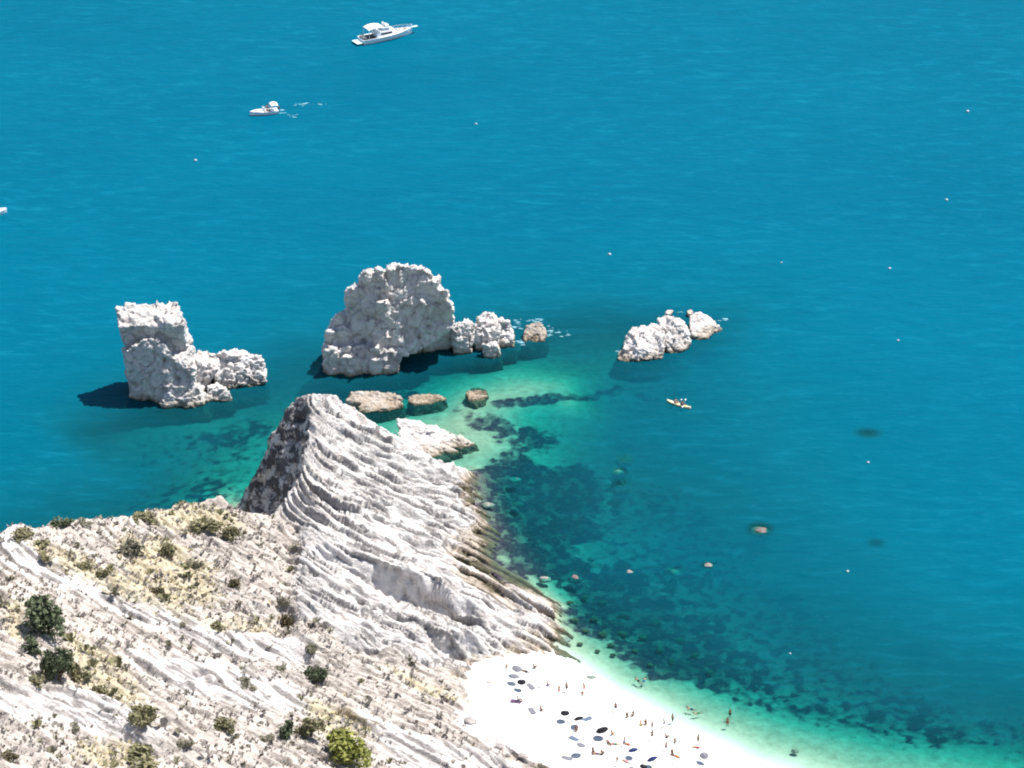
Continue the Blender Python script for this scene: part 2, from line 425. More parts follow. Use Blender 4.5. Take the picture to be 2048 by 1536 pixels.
# ------------------------------------------------------------------ detailed land surface
beach_poly = [tuple(at_z(u, v, 1.0)[:2]) for u, v in ((1104, 1293), (1078, 1297), (1020, 1309), (942, 1326), (932, 1360), (936, 1410), (915, 1441), (960, 1480), (1012, 1500), (1080, 1536), (1150, 1600), (1250, 1800), (2600, 1900), (2300, 1600), (1700, 1480), (1400, 1370), (1200, 1320))]
hl_line = [tuple(at_z(u, v, z)[:2]) for u, v, z in ((470, 1016, 5), (590, 1040, 11.8), (610, 1090, 12.5), (590, 1150, 12), (600, 1235, 12.5), (680, 1286, 9.7), (715, 1305, 7.7), (780, 1312, 5.6), (850, 1328, 3), (942, 1332, 1))]
head_poly = hl_line + [tuple(at_z(1010, 1312, 0.7)[:2]), (8, 392), (25, 400), (25, 480), (-62, 480), (-62, 440)]
LX0, LX1, LY0, LY1, LD = -112.0, 62.0, 282.0, 478.0, 0.2
lx = np.arange(LX0, LX1, LD); ly = np.arange(LY0, LY1, LD)
gx, gy = np.meshgrid(lx, ly); shp = gx.shape
X, Y = gx.ravel(), gy.ravel(); Z = hgt(X, Y)
bm_ = inside(beach_poly, X, Y).astype(float).reshape(shp); beach_m = blur(bm_, 2.5).ravel()
hm_ = inside(head_poly, X, Y).astype(float).reshape(shp); head_m = blur(hm_, 4).ravel()
rock_m = np.clip(1 - beach_m * 1.3, 0, 1)
active = Z > -1.2
ZS = blur(np.maximum(Z, -1.0).reshape(shp), 12).ravel()
def saw_step(q, steep):
    fr = q - np.floor(q)
    up = np.where(fr < 1 - steep, 0.5 - fr / (1 - steep), -0.5 + (fr - 1 + steep) / steep)
    return up - 0.45 * np.exp(-((fr - 1 + steep) / (0.6 * steep)) ** 2)
def detail(X, Y, Z, Zb, rock, head, steepm):
    """bedded limestone: tilted plates broken along the dip; returns relief, marl seams with painted step shade and the tone of each bed"""
    p = np.stack([X, Y, Z], 1)
    s = (0.47 * X + 0.380 * Y + 0.877 * Zb) / 0.41
    th = np.where(head > 0.5, 0.30, -0.05); al = X * np.cos(th) + Y * np.sin(th)
    e = np.stack([al * 0.065, s * 0.30, 0 * X], 1)
    e2 = np.stack([al * 0.12, s * 0.75, 0 * X + 7], 1)
    w1 = fbm(e, 3); w2 = fbm(e2, 3); w3 = fbm(np.stack([al * 0.30, s * 1.7, 0 * X + 3], 1), 2)
    big = fbm(p * 0.11, 4) * 0.9
    d = 0; seam_shade = 0; tone = 0
    for per, A, ww, sd_, st in ((3.6, 1.15, 1.2, 0, 0.12), (1.75, 0.95, 0.9, 20, 0.17), (0.95, 0.24, 0.7, 50, 0.25)):
        am = 0.04 + 1.16 * sstep(-0.06, 0.10, fbm(e * np.array([1.5, 1.5, 1]) * (3.6 / per) ** 0.5 + sd_, 2))
        q = s / per + w1 * 1.5 * ww / per + (w2 * 0.42 + fbm(p * 0.5 + sd_, 2) * 0.20) * ww
        d = d + A * am * saw_step(q, st)
        fr = q - np.floor(q)
        seam_shade = np.maximum(seam_shade, np.clip(am, 0, 1) * sstep(1 - 1.5 * st, 1 - 1.0 * st, fr) * (0.7 + 0.3 * per / 3.6))  # mask for the shade painted on the steep part of each step
        h = np.floor(q).astype(np.int64)
        tone = tone + (_perm[(h * 7 + sd_) & 511] / 512.0 - 0.5)
    f1, f2, idn = voronoi(np.stack([al * 0.15, s * 0.60, 0 * X + 0.5], 1) + 0.4 * np.stack([w2, w1, 0 * w1], 1))
    plates = (idn - 0.5) * 1.15 - 0.4 * np.exp(-((f2 - f1) / 0.06) ** 2)
    rough = w3 * 0.22 + fbm(p * 1.1, 3) * 0.12 + facets(np.stack([al * 0.22, s * 0.55, 0.4 * Z], 1)) * 0.30
    fc1, fc2, idc = voronoi(p * np.array([0.42, 0.5, 0.36]))
    pits = -1.9 * sstep(0.58, 0.7, idc) * np.exp(-(fc1 / 0.45) ** 2) + (idc - 0.5) * 0.9 - 0.5 * np.exp(-((fc2 - fc1) / 0.07) ** 2) + fbm(p * 0.9, 3) * 0.4
    pits = pits * np.where(X < -29, 1.0, 0.3)
    soft = 0.46 + 0.54 * head
    lay = d + plates + rough
    steepm = steepm * np.where(X < -29, 1.0, 0.4)
    return rock * soft * (lay * (1 - 0.9 * steepm) + steepm * pits) + big * (0.25 + 0.75 * rock), seam_shade * (1 - steepm) * rock, tone * (1 - steepm)
gz = blur(Z.reshape(shp), 1.0); dzy, dzx = np.gradient(gz, LD)
N = np.stack([-dzx.ravel(), -dzy.ravel(), np.ones(len(X))], 1); N /= np.linalg.norm(N, axis=1)[:, None]
steep_m = np.clip(1.8 * blur(sstep(0.66, 0.50, N[:, 2]).reshape(shp), 4).ravel(), 0, 1)
D = np.zeros(len(X)); SEAM_SHADE = np.zeros(len(X)); TONE = np.zeros(len(X))
D[active], SEAM_SHADE[active], TONE[active] = detail(X[active], Y[active], Z[active], ZS[active], rock_m[active], head_m[active], steep_m[active])
pb = np.stack([X, Y, 0 * X], 1)
D += beach_m * (fbm(pb * 0.25, 3) * 0.25 + fbm(pb * 1.4, 2) * 0.06) - (1 - rock_m) * 0
D = blur(D.reshape(shp), 0.42).ravel()
damp = sstep(-1.0, 0.9, Z); D = D * np.where(beach_m > 0.3, 0.35 + 0.65 * damp, 0.3 + 0.7 * damp)
k = np.clip(1.25 - N[:, 2], 0.0, 0.9)[:, None]
Vd = np.stack([X, Y, Z], 1) + D[:, None] * (k * N + (1 - k) * np.array([0, 0, 1.0]))
ZD = Vd[:, 2]
# relief used to seat plants and people
HL = HB.copy()
HLs = ZD.reshape(shp)
def seat(x, y):
    i = int(np.clip((x - LX0) / LD, 0, shp[1] - 1)); j = int(np.clip((y - LY0) / LD, 0, shp[0] - 1))
    return float(HLs[j, i])
cavity_shade_a = steep_m * head_m * sstep(-28.0, -36.0, X)  # where cavity shade is painted: steep left face of the headland
# dry soil and grass cover on the hillside
def px_mask(polys, soft=6.0, zfun=None):
    out = np.zeros(shp)
    for poly in polys:
        w = [tuple(hit(u, v)[:2]) for u, v in poly]; out = np.maximum(out, inside(w, X, Y).reshape(shp).astype(float))
    return blur(out, soft).ravel()
grass_a = px_mask([[(40, 1070), (120, 1090), (260, 1160), (400, 1240), (560, 1240), (560, 1270), (430, 1262), (250, 1200), (90, 1130)],
                   [(230, 1060), (330, 1075), (430, 1130), (440, 1200), (330, 1215), (250, 1160)],
                   [(280, 1020), (480, 1025), (500, 1060), (380, 1070), (290, 1045)],
                   [(0, 1190), (60, 1200), (60, 1290), (0, 1270)], [(120, 1260), (230, 1300), (300, 1390), (230, 1420), (140, 1370)],
                   [(600, 1390), (700, 1400), (760, 1470), (690, 1500), (620, 1460)], [(760, 1320), (900, 1380), (930, 1400), (820, 1380)], [(150, 1480), (280, 1470), (300, 1536), (150, 1536)]], 7)
white_a = px_mask([[(-40, 1060), (60, 1085), (200, 1160), (330, 1215), (460, 1265), (600, 1275), (640, 1330), (480, 1320), (330, 1265), (180, 1200), (0, 1125)],
                   [(240, 1300), (360, 1310), (620, 1380), (640, 1420), (520, 1430), (330, 1370)], [(0, 1360), (250, 1400), (330, 1480), (130, 1450), (0, 1440)],
                   [(690, 1420), (1000, 1500), (1080, 1560), (800, 1540)]], 6)
soil_a = np.clip((1 - head_m) * (0.85 - 0.75 * white_a) * rock_m, 0, 1)
nx_, ny_ = shp[1], shp[0]
idx = np.arange(len(X)).reshape(shp)
Fq = np.stack([idx[:-1, :-1], idx[:-1, 1:], idx[1:, 1:], idx[1:, :-1]], -1).reshape(-1, 4)
zc = Vd[Fq][:, :, 2].max(1); xc = X[Fq].mean(1); yc = Y[Fq].mean(1)
keep = zc > -0.35
_bj = np.stack([xc, yc, 0 * xc], 1) * 0.5
isb = inside(beach_poly, xc + fbm(_bj, 3) * 2.2, yc + fbm(_bj + 31, 3) * 2.2); ish = inside(head_poly, xc, yc) & ~isb
def sub_mesh(name, mask, extra):
    f = Fq[mask]; u, inv = np.unique(f, return_inverse=True)
    me = mesh_np(name, Vd[u], inv.reshape(f.shape)); 
    for k_, a in extra.items(): attr(me, k_, a[u])
    return me
M_head = rock_material('headland_rock', land=True)
M_hill = rock_material('hillside_rock', soil=True, land=True)
tag(link('headland', sub_mesh('headland', keep & ish, {'seam_shade': SEAM_SHADE, 'tone': TONE, 'lichen': cavity_shade_a}), M_head), kind='structure')
tag(link('hillside', sub_mesh('hillside', keep & ~isb & ~ish, {'soil': soil_a, 'grass': grass_a * (1 - head_m), 'seam_shade': SEAM_SHADE, 'tone': TONE}), M_hill), kind='structure')
M_beach = bpy.data.materials.new('pale_pebbles'); M_beach.use_nodes = True
g = NT(M_beach); geo = g.new('ShaderNodeNewGeometry'); pos = geo.outputs['Position']
c = g.ramp(g.noise(pos, 0.9, 6, 0.7), [(0.3, (0.55, 0.54, 0.52)), (0.5, (0.68, 0.67, 0.65)), (0.7, (0.78, 0.77, 0.75))])
g.link(c, g.n['Principled BSDF'].inputs['Base Color']); g.n['Principled BSDF'].inputs['Roughness'].default_value = 0.9
g.link(g.bump(g.noise(pos, 3.5, 4, 0.7), 0.35, 0.15), g.n['Principled BSDF'].inputs['Normal'])
tag(link('beach', sub_mesh('beach', keep & isb, {}), M_beach), kind='structure')

# ------------------------------------------------------------------ sea bed and sea
sx = np.arange(-124, 124, 0.5); sy = np.arange(330, 558, 0.5)
gx2, gy2 = np.meshgrid(sx, sy); X2, Y2 = gx2.ravel(), gy2.ravel(); Z2 = hgt(X2, Y2)
p2 = np.stack([X2, Y2, 0 * X2], 1)
XW = X2 + fbm(p2 * 0.12, 4) * 9.0; YW = Y2 + fbm(p2 * 0.12 + 50, 4) * 11.0
def sea_mask(polys, soft):
    out = np.zeros(gx2.shape)
    for poly, val in polys:
        w = [tuple(at_z(u, v, 0.0)[:2]) for u, v in poly]; out = np.maximum(out, val * inside(w, XW, YW).reshape(gx2.shape))
    return blur(out, soft).ravel()
dark = sea_mask([([(955, 905), (1050, 885), (1170, 930), (1180, 1040), (1150, 1100), (1110, 1150), (1030, 1130), (960, 1080), (1000, 1040), (960, 1010), (975, 960)], 1.0),
                 ([(1090, 1120), (1250, 1100), (1420, 1220), (1530, 1330), (1400, 1365), (1250, 1320), (1150, 1225)], 0.85),
                 ([(1150, 910), (1350, 930), (1560, 1100), (1800, 1300), (2100, 1420), (2100, 1490), (1700, 1450), (1450, 1390), (1200, 1100)], 0.42),
                 ([(920, 805), (985, 805), (1010, 830), (980, 850), (925, 840)], 0.95), ([(1010, 830), (1100, 835), (1120, 870), (1020, 880), (950, 865)], 0.6),
                 ([(330, 830), (400, 815), (520, 800), (530, 840), (430, 860), (340, 855)], 0.62), ([(260, 930), (420, 940), (470, 990), (380, 1020), (240, 1020)], 0.5),
                 ([(1220, 745), (1330, 735), (1450, 690), (1500, 665), (1500, 680), (1400, 735), (1280, 775), (1190, 785)], 0.5), ([(600, 740), (850, 730), (800, 790), (620, 790)], 0.5), ([(900, 1085), (960, 1060), (1010, 1130), (1100, 1185), (1120, 1230), (1060, 1200), (960, 1170), (900, 1120)], 0.72),
                 ([(915, 930), (985, 930), (1000, 1010), (1010, 1060), (960, 1100), (915, 1060)], 0.6), ([(240, 840), (560, 840), (520, 980), (300, 1010)], 0.3)], 3.0)
_w = [tuple(at_z(u, v, 0.0)[:2]) for u, v in ((978, 792), (1060, 778), (1125, 768), (1132, 776), (1180, 762), (1240, 738), (1246, 746), (1180, 776), (1065, 796), (985, 804))]
dark = np.maximum(dark, blur(inside(_w, X2 + fbm(p2 * 0.3, 3) * 1.2, Y2 + fbm(p2 * 0.3 + 9, 3) * 1.5).reshape(gx2.shape).astype(float), 1.2).ravel())
for u_, v_, t_, rx_, ry_ in REEFS:
    c_ = at_z(u_, v_, 0.0); dark = np.maximum(dark, 0.5 * np.exp(-(((X2 - c_[0]) / (rx_ * 1.3)) ** 2 + ((Y2 - c_[1]) / (ry_ * 1.3)) ** 2)))
nb = fbm(p2 * 0.45, 5, 0.6); nbig = fbm(p2 * 0.07 + 5, 3)
f1, f2, idn = voronoi(p2 * np.array([0.75, 0.5, 1.0]) + np.array([0, 0, 0.5]))
dm = np.clip(dark + 0.9 * nb * sstep(0.05, 0.4, dark) + 0.35 * nbig * sstep(0.05, 0.4, dark), 0, 1)
dm = sstep(0.2, 0.7, dm)
blk = sstep(0.42, 0.55, idn) * sstep(0.03, 0.12, dark) * np.exp(-(f1 / 0.45) ** 2)
dm = np.clip(dm * (0.72 + 0.45 * (idn - 0.5)) + blk * 0.45, 0, 1)
Zs = Z2 - 0.12 + dark * (0.55 * np.exp(-(f1 / 0.4) ** 2) - 0.2) * sstep(-0.3, -1.0, Z2) + fbm(p2 * 0.3, 3) * 0.15 * sstep(-0.3, -1.5, Z2)
i2 = np.arange(len(X2)).reshape(gx2.shape)
F2 = np.stack([i2[:-1, :-1], i2[:-1, 1:], i2[1:, 1:], i2[1:, :-1]], -1).reshape(-1, 4)
z4 = Z2[F2].min(1)
F2 = F2[(z4 < -0.15)]
u, inv = np.unique(F2, return_inverse=True)
me = mesh_np('seabed', np.stack([X2, Y2, Zs], 1)[u], inv.reshape(F2.shape)); attr(me, 'dark', dm[u]); attr(me, 'shore', (sstep(-1.25, -0.15, Z2) * sstep(-2.0, 8.0, X2) * sstep(402.0, 392.0, Y2))[u])
M_bed = bpy.data.materials.new('sea_floor'); M_bed.use_nodes = True
g = NT(M_bed); geo = g.new('ShaderNodeNewGeometry'); pos = geo.outputs['Position']
sand = g.ramp(g.noise(pos, 0.6, 6, 0.7), [(0.3, (0.23, 0.22, 0.17)), (0.5, (0.33, 0.315, 0.25)), (0.7, (0.42, 0.41, 0.33))])
weed = g.ramp(g.noise(pos, 1.1, 5, 0.7), [(0.3, (0.020, 0.014, 0.032)), (0.55, (0.065, 0.040, 0.062)), (0.75, (0.14, 0.15, 0.12))])
sand = g.mix(g.attr('shore'), sand, (0.62, 0.61, 0.58))
dn = g.math('ADD', g.attr('dark'), g.math('MULTIPLY', g.math('SUBTRACT', g.noise(pos, 1.4, 4, 0.7), 0.5), 0.5))
g.link(g.mix(g.rng(dn, 0.15, 0.7), sand, weed), g.n['Principled BSDF'].inputs['Base Color'])
g.n['Principled BSDF'].inputs['Roughness'].default_value = 1.0; g.n['Principled BSDF'].inputs['Specular IOR Level'].default_value = 0.0
tag(link('seabed', me, M_bed), kind='structure')

fx = np.concatenate([[-9000, -4000, -2000, -1000, -500, -250], np.arange(-124, 124.5, 0.8), [250, 500, 1000, 2000, 4000, 9000]])
fy = np.concatenate([[-3000, -1000, 0, 200, 300], np.arange(335, 560, 0.8), [600, 700, 900, 1300, 2000, 4000, 9000, 16000]])
gx3, gy3 = np.meshgrid(fx, fy); X3, Y3 = gx3.ravel(), gy3.ravel()
Z3 = hgt(X3, Y3); outm = (X3 < -124) | (X3 > 124) | (Y3 > 558) | (Y3 < 330)
dep = np.where(outm, 20.0, np.clip(-Z3, 0, 20))
i3 = np.arange(len(X3)).reshape(gx3.shape)
F3 = np.stack([i3[:-1, :-1], i3[:-1, 1:], i3[1:, 1:], i3[1:, :-1]], -1).reshape(-1, 4)
hi = hgt(X3, Y3)[F3].min(1) > 2.5
inl = outm[F3].any(1)
behind = (Y3[F3].max(1) <= 335) & (np.abs(X3[F3]).max(1) <= 300)
F3 = F3[~(hi & ~inl) & ~behind]
u, inv = np.unique(F3, return_inverse=True)
me = mesh_np('sea', np.stack([X3, Y3, 0 * X3], 1)[u], inv.reshape(F3.shape)); attr(me, 'depth', dep[u])
M_sea = bpy.data.materials.new('sea_water'); M_sea.use_nodes = True
g = NT(M_sea); out = g.n['Material Output']; g.n.remove(g.n['Principled BSDF'])
geo = g.new('ShaderNodeNewGeometry'); pos = geo.outputs['Position']; dpt = g.attr('depth')
wv = g.mapping(pos, (0.33, 0.8, 1), (0, 0, R(14)))
ripple = g.noise(wv, 1.0, 5, 0.62, 0.4)
swell = g.noise(g.mapping(pos, (0.05, 0.11, 1), (0, 0, R(10))), 1.0, 4, 0.6)
patch = g.noise(g.mapping(pos, (0.010, 0.016, 1), (0, 0, R(-20))), 1.0, 3, 0.5)
nrm = g.bump(g.math('ADD', ripple, g.math('MULTIPLY', swell, 1.5)), 0.55, 0.35)
bc = g.ramp(g.rng(dpt, 0, 12), [(0.0, (0.03, 0.17, 0.14)), (0.17, (0.008, 0.088, 0.105)), (0.36, (0.002, 0.088, 0.120)), (0.62, (0.0, 0.087, 0.135)), (1.0, (0.0, 0.084, 0.143))])
bc = g.mix(g.rng(patch, 0.35, 0.65, 0.0, 0.55), bc, (0.0, 0.100, 0.161))
stk = g.noise(g.mapping(pos, (0.14, 0.46, 1), (0, 0, R(9))), 1.0, 5, 0.62, 0.6)
bc = g.mix(g.math('MULTIPLY', g.rng(stk, 0.52, 0.70, 0.0, 0.6), g.rng(g.noise(g.mapping(pos, (0.02, 0.03, 1)), 1.0, 3), 0.35, 0.6, 0.25, 1.0)), bc, (0.003, 0.135, 0.205))  # lighter streaks: sky reflection on wave slopes, put into the water colour
bc = g.mix(g.rng(stk, 0.46, 0.34, 0.0, 0.35), bc, (0.0, 0.070, 0.120))
bc = g.mix(g.rng(ripple, 0.60, 0.74, 0.0, 0.30), bc, (0.005, 0.15, 0.23))  # ripple crests lightened in the colour, as painted sky sheen
diff = g.new('ShaderNodeBsdfDiffuse'); g.link(bc, diff.inputs['Color']); g.link(nrm, diff.inputs['Normal'])
tr = g.new('ShaderNodeBsdfTransparent')
g.link(g.ramp(g.rng(dpt, 0, 8), [(0.0, (0.97, 1.0, 0.99)), (0.1, (0.70, 0.93, 0.86)), (0.25, (0.12, 0.76, 0.74)), (0.5, (0.04, 0.46, 0.54)), (1.0, (0.01, 0.35, 0.42))]), tr.inputs['Color'])
mx = g.new('ShaderNodeMixShader')
fac = g.ramp(g.rng(dpt, 0, 10), [(0.0, (0, 0, 0)), (0.06, (0.06,) * 3), (0.16, (0.12,) * 3), (0.35, (0.47,) * 3), (0.62, (0.90,) * 3), (1.0, (1, 1, 1))])
g.link(fac, mx.inputs[0]); g.link(tr.outputs[0], mx.inputs[1]); g.link(diff.outputs[0], mx.inputs[2])
gl = g.new('ShaderNodeBsdfGlossy'); gl.inputs['Roughness'].default_value = 0.22; g.link(nrm, gl.inputs['Normal'])
fr = g.new('ShaderNodeFresnel'); fr.inputs['IOR'].default_value = 1.33; g.link(nrm, fr.inputs['Normal'])
mx2 = g.new('ShaderNodeMixShader'); g.link(g.math('MULTIPLY', fr.outputs[0], 0.14), mx2.inputs[0])
g.link(mx.outputs[0], mx2.inputs[1]); g.link(gl.outputs[0], mx2.inputs[2]); g.link(mx2.outputs[0], out.inputs['Surface'])
tag(link('sea', me, M_sea), kind='structure')

# ------------------------------------------------------------------ sea stacks and rocks: carved from fractured blocks
M_stack = rock_material('stack_rock'); M_low = rock_material('reef_rock', brown=True)
def carve(chunks, vox=0.24, amp=1.0, seed=0, bed=1.0, jit=0.25):
    bm = bmesh.new(); rr = random.Random(seed)
    for ch in chunks:
        P3 = []; hang = ch[0] == 'hang'
        for c_ in (ch[1:] if hang else ch):
            p = at_y(*c_); P3.append(p)
        zmin = min(p[2] for p in P3)
        low = [p for p in P3 if p[2] < max(2.2, zmin + 0.6)] if zmin < 4.5 and not hang else []
        cx_, cy_ = np.mean([p[0] for p in P3]), np.mean([p[1] for p in P3])
        for p in low: P3 += [np.array([p[0], p[1], -0.7])]
        deep = [np.array([cx_ + (p[0] - cx_) * 1.3, cy_ + (p[1] - cy_) * 1.3, -3.0]) for p in low]
        vs = [bm.verts.new((p[0] + rr.uniform(-jit, jit), p[1] + rr.uniform(-jit, jit), p[2] + rr.uniform(-jit, jit) * 0.5)) for p in P3]
        r = bmesh.ops.convex_hull(bm, input=vs)
        bads = [r]
        if deep:
            v2_ = [bm.verts.new(tuple(p * np.array([1, 1, 0]) + np.array([0, 0, -0.5]))) for p in low] + [bm.verts.new(tuple(p)) for p in deep]
            bads.append(bmesh.ops.convex_hull(bm, input=v2_))
        r = {'geom_interior': sum([b_['geom_interior'] for b_ in bads], []), 'geom_unused': sum([b_['geom_unused'] for b_ in bads], [])}
        bad = list({e for e in r['geom_interior'] + r['geom_unused'] if isinstance(e, bmesh.types.BMVert) and e.is_valid})
        if bad: bmesh.ops.delete(bm, geom=bad, context='VERTS')
    me = bpy.data.meshes.new('tmp'); bm.to_mesh(me); bm.free()
    o = bpy.data.objects.new('tmp', me); col.objects.link(o)
    md = o.modifiers.new('r', 'REMESH'); md.mode = 'VOXEL'; md.voxel_size = vox
    dg = bpy.context.evaluated_depsgraph_get(); dg.update()
    m2 = bpy.data.meshes.new_from_object(o.evaluated_get(dg))
    bpy.data.objects.remove(o); bpy.data.meshes.remove(me)
    n = len(m2.vertices); V = np.empty(n * 3, np.float32); m2.vertices.foreach_get('co', V); V = V.reshape(-1, 3).astype(float)
    # soften the hulls, then fracture
    E = np.empty(len(m2.edges) * 2, np.int32); m2.edges.foreach_get('vertices', E); E = E.reshape(-1, 2)
    deg = np.bincount(E.ravel(), minlength=n)[:, None]
    for _ in range(2):
        S_ = np.zeros_like(V); np.add.at(S_, E[:, 0], V[E[:, 1]]); np.add.at(S_, E[:, 1], V[E[:, 0]]); V = 0.5 * V + 0.5 * S_ / np.maximum(deg, 1)
    m2.vertices.foreach_set('co', V.astype(np.float32).ravel()); m2.update()
    Nn = np.empty(n * 3, np.float32); m2.vertices.foreach_get('normal', Nn); Nn = Nn.reshape(-1, 3)
    p = V + seed * 13.7
    w = fbm(p * 0.35, 3)
    s = 0.25 * p[:, 0] + 0.35 * p[:, 1] + 0.9 * p[:, 2] + w * 1.2
    d = 0
    for per, A in ((1.5, 0.42), (0.65, 0.22)):
        q = s / per; frr = q - np.floor(q)
        d = d + bed * A * np.where(frr < 0.9, frr / 0.9 - 0.5, 0.5 - (frr - 0.9) / 0.1)
    f1, f2, idn = voronoi(p * np.array([0.30, 0.30, 0.26]) + 0.35 * w[:, None])
    f1b, f2b, idb = voronoi(p * np.array([0.8, 0.8, 1.0]) + 0.5 * w[:, None])
    patchy = sstep(-0.15, 0.35, fbm(p * 0.22 + 3, 3))
    up = np.clip(Nn[:, 2] + 0.35, 0.12, 1)
    d = d * (0.3 + 0.8 * patchy) * (0.45 + 0.55 * up) + facets(p * np.array([0.34, 0.34, 0.30])) * 0.85 * (0.15 + 0.85 * up) + facets(p * 0.85 + 3.3) * 0.26 * (0.3 + 0.7 * up) + (idn - 0.5) * 0.8 * up - 0.8 * np.exp(-((f2 - f1) / 0.04) ** 2)
    fh, fh2, idh = voronoi(p * np.array([0.5, 0.5, 0.55]) + 7.7 + 0.3 * w[:, None])
    d = d - 3.0 * sstep(0.74, 0.8, idh) * np.exp(-(fh / 0.3) ** 2) * sstep(0.5, 0.2, Nn[:, 2]) * sstep(1.0, 2.5, V[:, 2])
    d = d + facets(p * 1.9 + 8.1) * (0.08 + 0.22 * up) + fbm(p * 0.6, 3) * 0.28 + fbm(p * 2.0, 2) * 0.10
    V = V + Nn * (d * amp * 0.62)[:, None]
    m2.vertices.foreach_set('co', V.astype(np.float32).ravel()); m2.update()
    m2.polygons.foreach_set('use_smooth', np.ones(len(m2.polygons), bool))
    return m2
def nod(u, v, y, w, h, d=1.4):
    out = []
    for a in range(6):
        c_, s_ = math.cos(a * math.pi / 3 + 0.4), math.sin(a * math.pi / 3 + 0.4)
        out += [(u + 0.5 * w * c_, v - 0.18 * h + 0.1 * h * s_, y + d * s_), (u + 0.42 * w * c_, v + 0.4 * h, y + d * 0.9 * s_)]
    return out + [(u, v - 0.5 * h, y + 0.4 * d)]
def stack(name, label, cat, chunks, m=None, group=None, **kw):
    me = carve(chunks, **kw); me.name = name
    o = link(name, me, m or M_stack); tag(o, label, cat, group); return o

GS = 'white limestone rocks standing in the sea'
stack('sea_stack', 'white flat topped sea stack leaning left, with low arm of rock on its right', 'sea stack', [
    [(238, 655, 485.5), (367, 650, 485.5), (247, 690, 486.5), (374, 692, 486.5), (230, 609, 491), (352, 604, 492.5), (252, 690, 493), (384, 690, 493)],
    [(250, 705, 486.5), (378, 700, 486.5), (252, 660, 489), (378, 670, 489), (258, 700, 493), (386, 690, 493)],
    [(252, 703, 484), (298, 672, 484.2), (328, 684, 484), (346, 722, 484), (262, 790, 484.5), (328, 798, 482.5), (250, 700, 492), (340, 690, 492), (268, 775, 492), (340, 775, 492)],
    [(340, 715, 484), (386, 695, 487), (388, 740, 484), (335, 770, 483), (330, 790, 482.5), (390, 770, 483), (340, 700, 493), (388, 700, 493), (390, 760, 493)],
    [(385, 722, 489.0), (420, 702, 492.0), (440, 740, 488.0), (400, 778, 487.0), (390, 770, 487.0), (385, 720, 497.0), (425, 715, 497.0)],
    [(425, 706, 492.0), (472, 699, 494.0), (520, 713, 493.0), (534, 742, 491.5), (528, 764, 490.5), (465, 787, 487.8), (430, 780, 487.8), (430, 720, 499.0), (515, 735, 498.0)],
    [(322, 792, 482.0), (345, 766, 483.0), (400, 770, 483.5), (408, 800, 481.5), (352, 816, 480.7), (324, 814, 480.5), (340, 765, 487.5), (410, 775, 487.5)],
    [(412, 775, 484.5), (440, 770, 485.0), (464, 786, 484.0), (442, 800, 483.0), (412, 803, 482.8), (430, 765, 488.0)]], seed=1, group=GS, bed=1.5)
